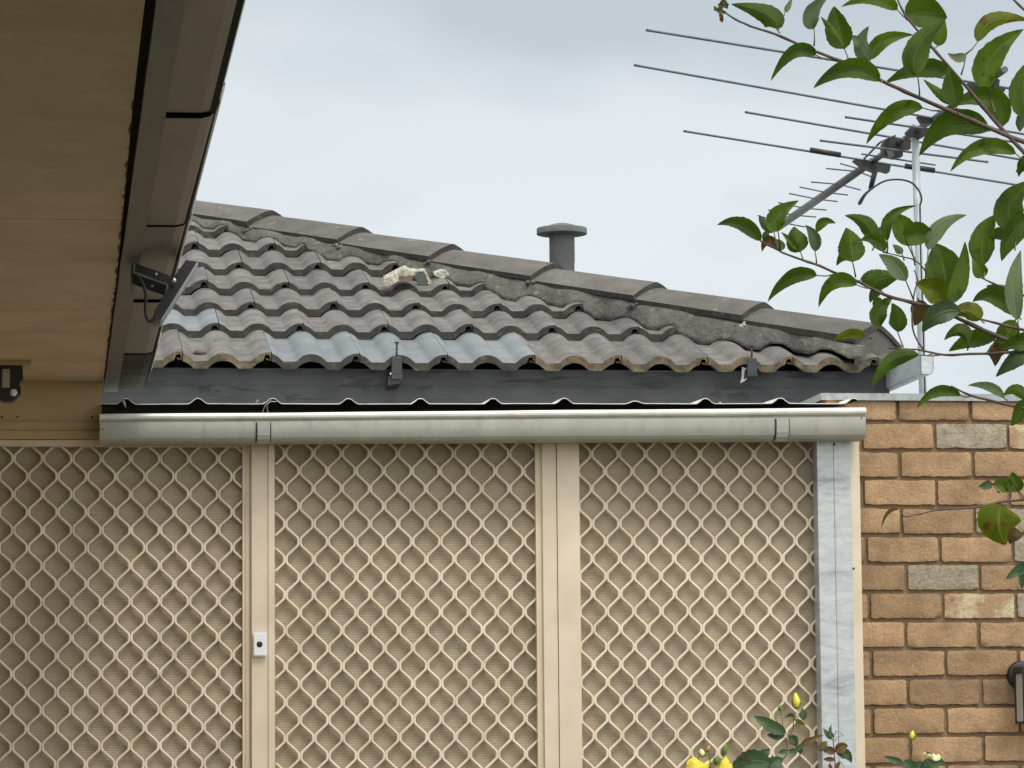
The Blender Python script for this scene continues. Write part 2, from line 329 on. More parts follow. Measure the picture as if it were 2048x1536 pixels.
# ------------------------------------------------------------------ ground
g = MB(); g.add([(-150, -120, 0), (150, -120, 0), (150, 200, 0), (-150, 200, 0)], [(0, 1, 2, 3)], M['concrete'])
o = g.build('ground'); o['kind'] = 'structure'
g = MB(); g.add([(-60, -60, .004), (60, -60, .004), (60, 7.4, .004), (-60, 7.4, .004)], [(0, 1, 2, 3)], M['added_dark_lawn'])  # out of view, added to cut ground bounce onto the eave lining
o = g.build('added_dark_lawn'); o['kind'] = 'structure'
g = MB(); g.add([(.7, 9.2, .004), (4.6, 9.2, .004), (4.6, 10.35, .004), (.7, 10.35, .004)], [(0, 1, 2, 3)], M['soil'])
o = g.build('garden_bed'); o['kind'] = 'structure'

# ------------------------------------------------------------------ tiled house behind the porch
TW = .2985; PER = TW/2; RH = .0265; TH = .026; HIP = 14.31
DR = [11.38, 11.86, 12.17, 12.48, 12.79, 13.10, 13.41]
PR = [(760, 738), (700, 677), (690, 633), (690, 589), (640, 551), (600, 513), (470, 475)]
ZR = [P(px, py, d).z for (px, py), d in zip(PR, DR)]
sl = (ZR[5]-ZR[1])/(DR[5]-DR[1])
for k in range(1, 7): ZR[k] = ZR[1]+sl*(DR[k]-DR[1])      # even courses
while len(DR) < 14: DR.append(DR[-1]+.31); ZR.append(ZR[-1]+sl*.31)
JX = [.713-.0055*k-(.149 if k % 2 else 0) for k in range(14)]
def hroll(x, k):
    v = ((x-(JX[k]-.014))/PER) % 1.0
    if v > .5: v -= 1
    a = abs(v)/.345
    return RH*(1-a**2.3) if a < 1 else 0.0
def rowk(D):
    k = 0
    while k+1 < len(DR)-1 and D >= DR[k+1]: k += 1
    return k
def top_z(x, D, k=None):
    if k is None: k = rowk(D)
    D0, D1 = DR[k], DR[k+1]; z0, z1 = ZR[k], ZR[k+1]
    return z0+TH+(z1-.003-z0-TH)*(D-D0)/(D1-D0)+hroll(x, k)
EAVE0 = Vector((HIP-DR[0], DR[0], 0))
house = thing('tiled_house', 'house roof of grey concrete tiles with a mortared hip above a dark fascia board', 'house', (0, 12.5, 0))
def face_tiles(mb, right=False, nrow=11, xmin=-1.3):
    for k in range(nrow):
        D0, D1 = DR[k], DR[k+1]+.03
        j0 = JX[k]; n0 = int(math.floor((xmin-j0)/TW))
        n1 = int(math.ceil((HIP-D0-j0)/TW))
        for n in range(n0, n1):
            xa = j0+n*TW; xb = xa+TW       # tile spans xa..xb, joint at xb
            if xa > HIP-D0: continue
            rnd = random.random(); blue = False
            if not right:
                if k == 0 and -1 < (xa-.70)/TW < 2.6 and xa > .69: blue = True
                if k == 1 and abs(xb-JX[1]) < .03: blue = True
            tm = M['tile_blue'] if blue else M['tile']
            em = M['tile_lichen'] if (k == 0 and not blue) else M['tile_edge']
            lift = random.uniform(-.001, .0015); tilt = random.uniform(-.0015, .0015)
            nx = 44
            xs = [xa+.0015+(TW-.003)*i/nx for i in range(nx+1)]
            ds = [D0+(D1-D0)*q for q in (0, .03, .25, .5, .75, 1)]
            def z(x, D, rnd=rnd):
                zz = top_z(x, D, k)+lift+tilt*(x-xa)/TW*2
                if xb-x < .035: zz += .003*(1-(xb-x)/.035)      # overlapping edge rides a little higher
                if D == D0: zz -= .003
                zz += .0012*nse(x*25, D*25, k)
                return zz
            def tr(x, D, zz):
                D = D+.004*nse(x*18+7*k, k*3.1, 2.5)*(1 if D < D0+.001 else .3) if D < D0+.02 else D
                if not right: return (x, D, zz)
                return (HIP-D, HIP-x, zz)       # mirrored across the hip
            rows = []
            for D in ds: rows.append([tr(min(x, HIP-D), D, z(x, D)) for x in xs])
            # drop cells beyond hip
            vs = [p for r in rows for p in r]; nc = nx+1; fs = []
            for i in range(len(ds)-1):
                for j in range(nx):
                    if xs[j] < HIP-ds[i]-1e-4: fs.append((i*nc+j, i*nc+j+1, (i+1)*nc+j+1, (i+1)*nc+j))
            mb.add(vs, fs, tm, True, rnd)
            # front edge with notch near the joint, and underside
            tp, bt, bb = [], [], []
            for x in xs:
                th = TH
                if .004 < xb-x < .026: th = .009
                zt = z(x, D0); xx = min(x, HIP-D0)
                tp.append(tr(xx, D0, zt)); bt.append(tr(xx, D0, zt-th+.001*nse(x*60, k))); bb.append(tr(xx, D0+.10, zt-th+.02))
            lim = max(0, sum(1 for x in xs if x < HIP-D0))
            if lim > 2: mb.grid([bt[:lim], tp[:lim]], em, False, rnd); mb.grid([bb[:lim], bt[:lim]], em, False, rnd)
            # side face at the joint
            if xb < HIP-D0:
                De = min(D1, HIP-xb-.002)
                mb.add([tr(xs[-1], D0, z(xs[-1], D0)), tr(xs[-1], D0, z(xs[-1], D0)-.012), tr(xs[-1], De, z(xs[-1], De)-.012), tr(xs[-1], De, z(xs[-1], De))], [(0, 1, 2, 3)], em)
                # underlap tongue
                q = xb-.018; zq = z(q, D0)-.018
                mb.hexa([tr(q, D0+.012, zq-.006), tr(q+.022, D0+.012, zq-.010), tr(q+.022, D0+.09, zq+.01), tr(q, D0+.09, zq+.012),
                         tr(q, D0+.012, zq), tr(q+.022, D0+.012, zq-.003), tr(q+.022, D0+.09, zq+.018), tr(q, D0+.09, zq+.02)], em)
mb = MB(); face_tiles(mb); mb.build('roof_tiles', house, autosmooth=40, recalc=False)
mb = MB(); face_tiles(mb, True, 9, 0.2); mb.build('side_roof_tiles', house, autosmooth=40, recalc=False)
# near-black sheets under the tiles (two slopes), painting the dark roof interior
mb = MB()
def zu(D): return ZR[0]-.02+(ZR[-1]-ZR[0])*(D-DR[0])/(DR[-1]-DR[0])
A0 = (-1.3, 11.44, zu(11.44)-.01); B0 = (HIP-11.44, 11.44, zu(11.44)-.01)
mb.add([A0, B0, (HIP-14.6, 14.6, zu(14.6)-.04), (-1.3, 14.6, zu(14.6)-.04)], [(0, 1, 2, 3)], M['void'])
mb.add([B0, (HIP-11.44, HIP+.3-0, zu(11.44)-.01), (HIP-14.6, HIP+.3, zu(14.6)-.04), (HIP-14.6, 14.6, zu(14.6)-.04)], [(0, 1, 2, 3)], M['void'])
mb.build('roof_shade_underlay', house)

# hip caps
def hip_pt(D): # apex of cap
    return Vector((HIP-D, D, HZ(D)))
def hipD(px, py):
    lo, hi = 10.5, 15.0
    for _ in range(40):
        q = (lo+hi)/2
        if P(px, py, q).x+q < HIP: lo = q
        else: hi = q
    return lo
HPX = [(a, b, hipD(a, b)) for a, b in ((1757, 655), (1530, 608), (1315, 572), (1110, 530), (908, 495), (725, 458), (545, 425))]
HD = [h[2] for h in HPX]; HZs = [P(a, b, d).z for a, b, d in HPX]
pf = np.polyfit(HD[1:], HZs[1:], 1)
def HZ(D): return float(pf[0]*D+pf[1])
PD = Vector((-.7071, -.7071, 0)); HDIR = Vector((-.7071, .7071, pf[0]*.7071))
CAPW = .155; CAPDROP = .064
def cap_profile(p):   # drop below the apex at |p| metres from the axis
    a = abs(p)/CAPW
    return CAPDROP*(a**1.35)
cap_edges = HD[:]
while len(cap_edges) < 10: cap_edges.append(cap_edges[-1]+.34)
for i in range(len(cap_edges)-1):
    mb = MB(); Da, Db = cap_edges[i], cap_edges[i+1]+.045
    rows, rin = [], []
    rnd = random.random(); wob = random.uniform(-.004, .004)
    segs = 7
    for q in range(segs+1):
        u = q/segs; D = Da+(Db-Da)*u
        lift = .014*(1-u)-.010*u; ws = 1-.07*u
        base = Vector((HIP-D, D, HZ(D)+lift-.004))
        ro, ri = [], []
        for c in range(-9, 10):
            p = CAPW*c/9*ws
            jj = .0012*nse(p*40+i*5, D*30)
            if i == 0 and q == 0: jj -= .0
            ro.append(base+PD*(-p)+Vector((0, 0, -cap_profile(p)+jj+wob*c/9)))
            ri.append(base+PD*(-p*.97)+Vector((0, 0, -cap_profile(p)-.019)))
        rows.append(ro); rin.append(ri)
    mb.grid(rows, M['cap'], True, rnd); mb.grid([r[::-1] for r in rin], M['cap'], True, rnd)
    mb.grid([rows[0], rin[0]], M['tile_edge'], False, rnd); mb.grid([rows[-1], rin[-1]], M['tile_edge'], False, rnd)
    for e in (0, -1): mb.grid([[r[e] for r in rows], [r[e] for r in rin]], M['tile_edge'], False, rnd)
    if i == 0:  # mortar plug closing the bottom end of the hip
        vs = list(rin[0]); n = len(vs); c0 = Vector((HIP-Da, Da, ZR[0]+.0))
        low = [Vector((v.x, v.y, max(ZR[0]+.012, v.z-.09))) for v in vs]
        mb.grid([[v+Vector((-.006, .006, 0)) for v in vs], [v+Vector((-.006, .006, 0)) for v in low]], M['cap'], False)
    mb.build('hip_cap_tile', house, autosmooth=50)
# mortar bedding under the front edge of the caps
for side in (0, 1):
    mb = MB(); rows = []; nD = 240; D_a, D_b = cap_edges[0]-.03, 14.4
    for i in range(nD+1):
        D = D_a+(D_b-D_a)*i/nD; row = []
        ext = .176+.040*nse(D*5.2, 3+side)+.022*nse(D*19, 9+side)+.008*nse(D*60, 4)
        ax = Vector((HIP-D, D, 0)); zt = HZ(D)-CAPDROP-.012
        gap = .0045+(.013*min(1, max(0, (D_a+.42-D)/.2)) if D < D_a+.42 else 0.0)
        fin = None
        for q in range(9):
            u = q/8; p = CAPW*.86+(ext-CAPW*.86)*u
            pt = ax+PD*p
            kk = rowk(max(pt.y, DR[0]))
            zs = top_z(pt.x, max(pt.y, DR[0]), kk)-.003+gap
            zz = zt*(1-u**1.25)+zs*u**1.25
            zz += .006*nse(D*16, u*5, 2)*(1-abs(2*u-1))+.010*math.sin(math.pi*u)
            out_ = Vector((pt.x, pt.y, max(zz, zs)))
            if q == 8: out_.z = zs
            row.append(out_)
        row.append(row[-1]+Vector((.02, .02, .004)))
        if side: row = [Vector((HIP-v.y, HIP-v.x, v.z)) for v in row]
        rows.append(row)
    mb.grid(rows, M['render'], True)
    if side == 0:
        # cracked lumps at the joints
        for D in cap_edges[1:7]:
            for t in range(5):
                p = Vector((HIP-D, D, 0))+PD*(CAPW*(.92+.25*random.random())); p.z = HZ(D)-CAPDROP-.012-.02*random.random()
                r = random.uniform(.005, .011); d = Vector((random.uniform(-.02, .02), 0, 0))
                mb.lathe(p+d, [(0, -r), (r*.9, -r*.5), (r, 0), (r*.7, r*.6), (0, r*.8)], M['rubble'] if (D < cap_edges[1]+.05 and t < 3) else M['render'], 6)
    mb.build('hip_mortar', house)
# fascia board (front), return on the right, soffit/wall below
FB = 11.43; XF = P(1778, 760, FB).x
zt = ZR[0]+.006; zb = zt-.30
mb = MB(); nxs = 60
mb.box((-1.0, FB, zb), (XF, FB+.02, zt), M['fasc'])
mb.box((-1.0, FB-.003, zb), (XF, FB, zt-.062), M['fasc'])     # lower lapped board, proud
mb.build('fascia_board', house)
mb = MB(); mb.box((XF-.11, FB+.005, zt-.002), (XF-.002, FB+.12, zt+.028), M['fasc']); mb.build('rafter_end', house)
mb = MB(); mb.box((XF-.02, FB+.02, zb), (XF, 16.5, zt), M['fasc']); mb.build('side_fascia', house)
mb = MB(); mb.box((-1.0, FB+.02, zb+.02), (XF-.02, 16.5, zb+.03), M['soffit_trim']); mb.build('eave_lining', house)
mb = MB(); mb.box((-1.0, 12.0, 0), (XF-.45, 17, zb+.02), M['housewall']); mb.build('wall', house)
# short galvanised gutter running along the right eave
gx = P(1782, 760, 11.36).x
mb = MB()
z1 = P(1782, 741, 11.36).z; z0 = P(1782, 776, 11.36).z
prof = [(0, z1-z0), (0, 0), (.006, -.006), (.030, -.006), (.040, .002), (.043, .014), (.043, .055), (.038, .058), (.043, .062), (.040, .068)]
yA = 10.95; yB = 16.4
def gfn(u, a, b): return (gx+a, u, z0+.008+b)
mb.strip(prof, .0015, yA, yB, gfn, M['galv'])
ring = [(p[0], p[1]) for p in prof[:8]]
mb.prism([Vector(gfn(yA, a, b)) for a, b in ring], (0, .0015, 0), M['galv'])
mb.build('side_gutter', house)
# gutter brackets
for bpx in ((794, 0), (1505, 1)):
    x = bpx[0]; d = FB-.0035
    mb = MB()
    w = 11 if bpx[1] == 0 else 10
    yt, yb_ = (712, 757) if bpx[1] == 0 else (716, 752)
    Yf = d-.055
    xa, xb2 = P(x-w, 740, Yf).x, P(x+w, 740, Yf).x; za, zb2 = P(x, yt, Yf).z, P(x, yb_, Yf).z
    mb.hexa([(xa, Yf, zb2), (xb2, Yf, zb2), (xb2-.002, d, zb2-.012), (xa-.002, d, zb2-.012), (xa+.003, Yf, za), (xb2-.003, Yf, za), (xb2-.004, d, za-.01), (xa+.004, d, za-.01)], M['fasc'])
    br = mb.build('gutter_bracket', house)
    mb = MB()
    zr = P(x, 686 if bpx[1] == 0 else 692, Yf).z
    xm = (xa+xb2)/2
    mb.tube([(xm, Yf+.012, za-.005), (xm+.001, Yf+.012, zr)], .0036, M['fasc'], 8)
    mb.lathe((xm+.001, Yf+.012, zr), [(.001, 0), (.008, .001), (.0085, .004), (.004, .006), (.0, .006)], M['fasc'], 12)
    mb.build('rod', br)
    mb = MB()
    if bpx[1] == 0:
        mb.hexa([(xa-.012, Yf+.01, zb2-.022), (xb2-.01, Yf+.01, zb2-.016), (xb2-.012, d, zb2-.03), (xa-.014, d, zb2-.035), (xa-.010, Yf+.01, zb2+.01), (xb2, Yf+.01, zb2), (xb2, d, zb2), (xa-.01, d, zb2+.02)], M['black'])
        mb.tube([(xa-.004, Yf+.004, zb2+.02), (xa-.001, Yf+.004, zb2+.012)], .003, M['galv'], 6)
        mb.build('hook', br)
    else:
        pts = [P(1484, 733, d-.02), P(1497, 738, d-.03), P(1497, 752, d-.03), P(1490, 762, d-.03), P(1481, 766, d-.02), P(1484, 750, d-.02)]
        mb.prism(pts, (0, .012, 0), M['galv']); mb.build('hook', br)
        mb = MB(); mb.tube([P(1491, 740, d-.032), P(1489, 758, d-.032)], .003, M['black'], 6); mb.build('slot', br)
# vent pipe
vb = P(1124, 470, 12.95); vx, vy = P(1124, 500, 12.95).x, 12.95
zt1 = P(1124, 462, 12.95).z
mb = MB(); r = P(1148.5, 500, vy).x-vx
mb.lathe((vx, vy, 0), [(r, 2.9), (r, P(0+1124, 526, vy).z), (r*1.03, P(1124, 525, vy).z+.001), (r*1.03, zt1)], M['vent'])
vp = mb.build('vent_pipe', house, autosmooth=40)
mb = MB(); R1 = P(1173.5, 465, vy).x-vx
mb.lathe((vx, vy, zt1), [(r*1.0, -.02), (R1*.97, -.014), (R1, -.013), (R1, .008), (R1*.985, .010), (R1*.66, .014), (R1*.50, .022), (R1*.28, .028), (.001, .030)], M['vent'])
mb.build('vent_cap', vp, autosmooth=40)

# debris on the tiles
def on_tile(px, py):
    best = None
    for i in range(400):
        D = 11.4+i*.006; p = P(px, py, D)
        if p.z <= top_z(p.x, D)+.0 or best is None: best = p
        if i > 3 and p.z < top_z(p.x, D): return p
    return best
a = on_tile(815, 566)
rb = thing('broken_tile_lump', 'jagged cream lump of broken mortar lying on the tiles near the hip', 'rubble', a)
def chunk(pts, dep, mat, dz=0):
    mb = MB(); k = a.y-.03
    mb.prism([P(x, y, k) for x, y in pts], (0, dep, dep*.4), mat); return mb
mb = chunk([(767, 566), (769, 559), (790, 548), (806, 540), (812, 537), (822, 543), (832, 543), (830, 550), (812, 553), (799, 552), (797, 562), (782, 570), (774, 572)], .05, M['rubble'])
b = mb.build('mortar_lump', rb)
mb = chunk([(799, 552), (812, 554), (826, 551), (824, 562), (800, 563)], .04, M['stone']); mb.build('brown_core', rb)
a = on_tile(848, 568)
rb = thing('tile_shard', 'square dark faced tile shard with a pale rim, leaning beside the mortar lump', 'rubble', a)
mb = chunk([(831, 545), (848, 543), (856, 565), (850, 571), (835, 570)], .016, M['rubble_dark']); mb.build('shard_face', rb)
mb = chunk([(830, 542), (851, 540.5), (857, 553), (865, 567), (862, 571), (855, 567), (848, 544), (831, 545.5)], .03, M['rubble']); mb.build('pale_rim', rb)
a = on_tile(884, 553)
mb = chunk([(868, 547), (882, 542), (893, 543), (900, 549), (890, 556), (880, 556), (869, 551)], .03, M['rubble'])
tag(mb.build('mortar_flake'), 'small bright white diamond shaped flake lying right of the broken lump', 'rubble')
a = on_tile(400, 708)
mb = MB()
for i, (w, h) in enumerate([(1, 1)]):
    mb.lathe(a+Vector((0, 0, .002)), [(0.001, -.006), (.022, -.004), (.025, .002), (.019, .011), (.008, .015), (.001, .016)], M['stone'], 9)
for q, v in enumerate(mb.v): mb.v[q] = (v[0]+.003*nse(q*1.3), v[1], v[2]+.002*nse(q*2.1, 4))
tag(mb.build('stone_chip'), 'small brown stone chip sitting on the lowest tile course at the left', 'stone')

# ------------------------------------------------------------------ left wing: eave over the camera
wing = thing('house_wing', 'shaded cream eave lining with brown fascia and old gutter, nearest the viewer at left', 'house', (-.6, 5, 0))
ZS = 2.72; XE = .1405; YW = 10.6
jd = [PZ(150, 439, ZS).y, PZ(150, 665, ZS).y]
mb = MB()
def sof(y0, y1):
    n = 14
    for q in range(n):
        ya, yb = y0+(y1-y0)*q/n, y0+(y1-y0)*(q+1)/n
        def xe(y): return XE-.012*max(0, min(1, (8.2-y)/2.6))-.0028*abs(nse(y*7))-.0012*nse(y*40)
        mb.hexa([(-1.4, ya, ZS), (xe(ya), ya, ZS), (xe(yb), yb, ZS), (-1.4, yb, ZS), (-1.4, ya, ZS+.006), (xe(ya), ya, ZS+.006), (xe(yb), yb, ZS+.006), (-1.4, yb, ZS+.006)], M['soffit'])
sof(-2, jd[0]-.003)
sof(jd[0]+.003, jd[1]-.002); sof(jd[1]+.002, YW-.0006)
mb.build('eave_lining', wing)
M['stain'] = pm('brown_water_stain', s2l((112, 82, 54)), s2l((70, 50, 34)), 30, .8)
rs_ = random.Random(5); mb = MB(); y = 5.9
while y < 9.9:      # brown water marks where the lining meets the fascia
    ln_ = rs_.uniform(.02, .16); w_ = rs_.uniform(.002, .0065)*(1.0 if y < 9 else .6); n_ = 9
    xe_ = XE-.012*max(0, min(1, (8.2-y)/2.6))-.001
    top_ = [(xe_-w_*math.sin(math.pi*i/n_)*(.6+.8*abs(nse(i*1.3, y*9))), y+ln_*i/n_, ZS-.0006) for i in range(n_+1)]
    mb.grid([top_, [(xe_+.0005, y+ln_*i/n_, ZS-.0006) for i in range(n_+1)]], M['stain'], False); y += ln_+rs_.uniform(.0, .13)
mb.build('water_stain', wing)['kind'] = 'stuff'
mb = MB(); mb.box((-1.4, -2, ZS+.012), (.1442, YW, ZS+.02), M['void']); mb.build('gap_shade_backing', wing)  # black backing, paints the gaps in the lining dark and shuts out sky
# fascia
FX0, FX1 = .1445, .1885
mb = MB()
nf = 40
for q in range(nf):
    ya, yb = -2+(10.85+2)*q/nf, -2+(10.85+2)*(q+1)/nf
    def fx(y): return .0015*nse(y*2.2, 5)
    mb.hexa([(FX0+fx(ya), ya, ZS-.010), (FX1+fx(ya), ya, ZS-.006), (FX1+fx(yb), yb, ZS-.006), (FX0+fx(yb), yb, ZS-.010), (FX0, ya, ZS+.19), (FX1, ya, ZS+.19), (FX1, yb, ZS+.19), (FX0, yb, ZS+.19)], M['fasc_left'])
mb.build('fascia_board', wing)
# gutter in lapped lengths
gz = ZS+.004
gj = [-2.0] + [PZ(x, y, gz).y for x, y in ((352, 229), (312, 450), (290, 600), (262, 706))] + [10.88]
prof = [(.1895, .10), (.1895, .0), (.252, .0), (.268, .004), (.280, .014), (.287, .028), (.289, .052), (.286, .055), (.2925, .056), (.297, .063), (.296, .071), (.290, .074)]
for q in range(len(gj)-1):
    mb = MB(); ya, yb = gj[q]+.002, gj[q+1]-(.022, .014, .014, .014, .002)[q]
    k = .0022*(q % 2)
    def lf(u, a, b, ya=ya, yb=yb, k=k):
        t = (u-ya)/(yb-ya); s = k+.0045*(1-t)
        return (a+(.001*(q % 3)) if a > .2 else a, u, gz+b-s)
    mb.strip(prof[:8], .0012, ya, yb, lf, M['gutter_left'] if q < 4 else M['gutter_end'], 6); mb.strip(prof[7:], .0012, ya, yb, lf, M['bead'], 6)
    mb.build('gutter_length', wing)
mb = MB(); mb.box((.190, -2, gz+.004), (.280, 10.86, gz+.006), M['void']); mb.build('joint_shade_backing', wing)  # black strip added inside so the open joints look shaded
# little wire loop on gutter lip
mb = MB(); c = PX(440, 155, .296)
mb.tube([c+Vector((0, 0, 0))+Vector((.006*math.sin(t)*1.0, 0, .012*math.cos(t))) for t in [i*math.pi/8 for i in range(9)]], .0006, M['steel'], 5); mb.build('wire_loop', wing)
# end wall above the left screen, trims
mb = MB()
z_a = P(100, 845, YW).z; z_b = P(100, 862, YW).z; z_c = P(100, 880, YW).z; z_d = P(100, 893, YW).z
mb.box((-1.4, YW, z_a), (XE-.004, YW+.08, ZS+.05), M['soffit_trim']); mb.build('wall_board', wing)
mb = MB()
mb.box((-1.4, YW-.010, z_b+.0015), (XE-.004, YW+.07, z_a-.001), M['soffit_trim'])
mb.box((-1.4, YW-.016, z_c+.0015), (XE-.004, YW+.07, z_b), M['soffit_trim'])
mb.build('head_trim', wing)
mb = MB(); mb.box((-1.5, -2, 0), (-1.4, YW+.4, ZS+.1), M['housewall']); mb.build('side_wall', wing)
mb = MB(); rs = .38
mb.add([(.25, -2.2, 2.93), (.25, 10.95, 2.93), (-3.2, 10.95, 2.93+3.45*rs), (-3.2, -2.2, 2.93+3.45*rs), (.25, -2.2, 2.90), (.25, 10.95, 2.90), (-3.2, 10.95, 2.90+3.45*rs), (-3.2, -2.2, 2.90+3.45*rs)],
       [(0, 1, 2, 3), (4, 5, 6, 7), (0, 1, 5, 4), (1, 2, 6, 5), (2, 3, 7, 6), (3, 0, 4, 7)], M['tile'])
mb.build('roof', wing)
# nail heads on the wall board
for x, y in ((35, 834), (184, 834), (4, 834)):
    mb = MB(); c = P(x, y, YW); mb.lathe(c+Vector((0, -.0008, 0)), [(.0001, -.001), (.003, -.0006), (.0035, .001)], M['tile_edge'], 10, 'y'); mb.build('nail_head', wing)

# flood light under the gutter
FD = 7.86
fl = thing('flood_light', 'slim black flood light tilted on a bolted bracket below the old gutter', 'flood light', P(268, 560, FD))
def pxprism(pts, D0, dep, mat, name, parent):
    mb = MB(); mb.prism([P(x, y, D0) for x, y in pts], (0, dep, 0), mat); return mb.build(name, parent)
pxprism([(271, 526), (352, 556), (349, 573), (269, 543)], FD-.02, .004, M['black'], 'bracket_arm', fl)
pxprism([(267, 547), (334, 570), (329, 591), (265, 568)], FD+.10, .004, M['black'], 'bracket_arm', fl)
mb = MB(); A, B = P(267, 527, FD-.02), P(266, 568, FD-.02)
mb.box((A.x-.004, FD-.02, B.z), (A.x, FD+.104, A.z), M['black']); mb.build('bracket_plate', fl)
bd = pxprism([(372, 520), (394, 523), (392, 528), (322, 638), (310, 642), (309, 622), (333, 580), (352, 548)], FD-.012, .11, M['black'], 'lamp_body', fl)
pxprism([(394, 524), (397, 527), (325, 641), (321, 640)], FD-.014, .114, pm('lamp_glass_edge', s2l((150, 156, 158)), None, 5, .2), 'front_glass', fl)
mb = MB(); c = P(347, 561, FD-.0205); mb.lathe(c, [(.0001, -.006), (.005, -.005), (.0068, -.002), (.007, .002)], M['steel'], 14, 'y'); mb.build('bolt', fl)
for x, y, d in ((312, 548, FD-.0205), (304, 572, FD+.099)):
    mb = MB(); c = P(x, y, d); mb.lathe(c, [(.0001, -.001), (.0036, -.001), (.0036, .001)], M['galv'], 12, 'y'); mb.build('bracket_hole', fl)
def smooth_path(pts, n=6):
    pts = [Vector(p) for p in pts]; r = []
    for i in range(len(pts)-1):
        p0 = pts[max(i-1, 0)]; p1 = pts[i]; p2 = pts[i+1]; p3 = pts[min(i+2, len(pts)-1)]
        for k in range(n):
            t = k/n
            r.append(.5*((2*p1)+(-p0+p2)*t+(2*p0-5*p1+4*p2-p3)*t*t+(-p0+3*p1-3*p2+p3)*t*t*t))
    r.append(pts[-1]); return r
mb = MB(); mb.tube(smooth_path([P(x, y, FD-.03) for x, y in ((268, 548), (280, 558), (291, 585), (291, 620), (296, 641), (306, 640), (312, 630))]), .0038, M['black'], 8); mb.build('cable', fl)

# sensor light on the soffit
SD = PZ(30, 722, ZS).y
sn = thing('security_sensor', 'black movement sensor on a cream mounting block under the eave', 'sensor', P(15, 740, SD))
mb = MB()
pts = [P(-60, 712, SD), P(58, 714, SD), P(66, 738, SD+.05), P(60, 729, SD+.02)]
mb.box((P(-60, 720, SD).x, SD-.03, P(10, 731, SD).z), (P(62, 720, SD).x, SD+.12, ZS-.001), M['soffit_trim']); mb.build('mounting_block', sn)
def bev_prism(pts, D0, dep, mat, name, parent): return pxprism(pts, D0, dep, mat, name, parent)
b = bev_prism([(-26, 733), (-22, 729), (36, 729), (45, 732), (46, 758), (38, 764), (41, 772), (42, 785), (34, 792), (26, 801), (8, 802), (-10, 795), (-24, 785)], SD-.01, .06, M['black'], 'sensor_body', sn)
bev_prism([(5, 738), (20, 738), (19, 775), (4, 775)], SD-.013, .003, pm('grey_label', s2l((170, 165, 150)), None, 5, .6), 'side_plate', sn)
mb = MB(); mb.lathe(P(27, 785, SD-.014), [(.0001, -.003), (.010, -.002), (.012, .004)], M['white'], 6, 'y'); mb.build('sensor_lens', sn)

# ------------------------------------------------------------------ screens
def zig(ph):     # -1..1 strand offset with short straight touches at the nodes
    def raw(p):
        p = p % 1.0; t = 4*abs(p-.5)-1; return max(-1, min(1, t*1.62))
    return sum(raw(ph+d) for d in (-.032, -.011, .011, .032))/4
def grille(x0, x1, z0, z1, node, pitch, vp, Y, parent):
    mb = MB(); nx, nzc = node; w = .0072; dep = .013
    j0 = int(math.floor((x0-nx)/(pitch/2)))-1; j1 = int(math.ceil((x1-nx)/(pitch/2)))+1
    for j in range(j0, j1):
        xc = nx+(j+.5)*pitch/2; sgn = 1 if j % 2 == 0 else -1
        step = vp/20; n = int((z1-z0)/step)+1; rows = []; 
        def flush():
            if len(rows) > 1: mb.grid(rows, M['grille'], False, close=True)
            rows.clear()
        for i in range(n+1):
            z = z1-i*step
            if z < z0: z = z0
            ph = (z-nzc)/vp
            off = -sgn*zig(ph)*(pitch/4-w/2)
            d = -sgn*(zig(ph+.01)-zig(ph-.01))/(.02*vp)*(pitch/4-w/2)
            ww = w/2*math.sqrt(1+d*d) if abs(d) < 3 else w
            ww = min(ww, w*.72)
            x = xc+off
            if x < x0-.004 or x > x1+.004: flush(); continue
            rows.append([(x-ww, Y+dep, z), (x-ww, Y+.0015, z), (x-ww*.45, Y, z), (x+ww*.45, Y, z), (x+ww, Y+.0015, z), (x+ww, Y+dep, z)])
        flush()
    return mb.build('diamond_grille', parent, recalc=True)
VP = .1112; ZB = .12
ZTOP = P(100, 893, YW).z
# screen 1
xs1 = (-1.0, XA(485, 1200, YW+.01)); YG = YW+.012
s1 = thing('security_screen', 'cream diamond grille screen at the far left, shaded under the eave', 'screen door', (0, YW, 0), 'diamond grille screens')
n0 = P(26.9, 916.6, YG); n7 = P(436.1, 916.6, YG)
grille(xs1[0], xs1[1], ZB, ZTOP, (n0.x, n0.z), (n7.x-n0.x)/7, VP, YG, s1)
mb = MB(); mb.box((-1.0, YW+.036, ZB), (xs1[1]+.01, YW+.042, ZTOP+.02), M['blind']); mb.build('blind_panel', s1)
mb = MB(); xr = XA(503, 1200, YW)
mb.box((xs1[1], YW+.004, ZB), (xr, YW+.046, ZTOP), M['frame'])
mb.box((xs1[1]+.010, YW, ZB), (xr-.006, YW+.004, ZTOP-.004), M['frame'])
mb.build('right_stile', s1)
mb = MB(); mb.box((-1.0, YW-.004, ZTOP), (xr, YW+.046, z_c), M['frame']); mb.build('top_rail', s1)
mb = MB(); mb.box((-1.0, YW-.004, ZB-.06), (xr, YW+.046, ZB), M['frame']); mb.build('bottom_rail', s1)
ZT2 = P(800, 868, YW).z+.01
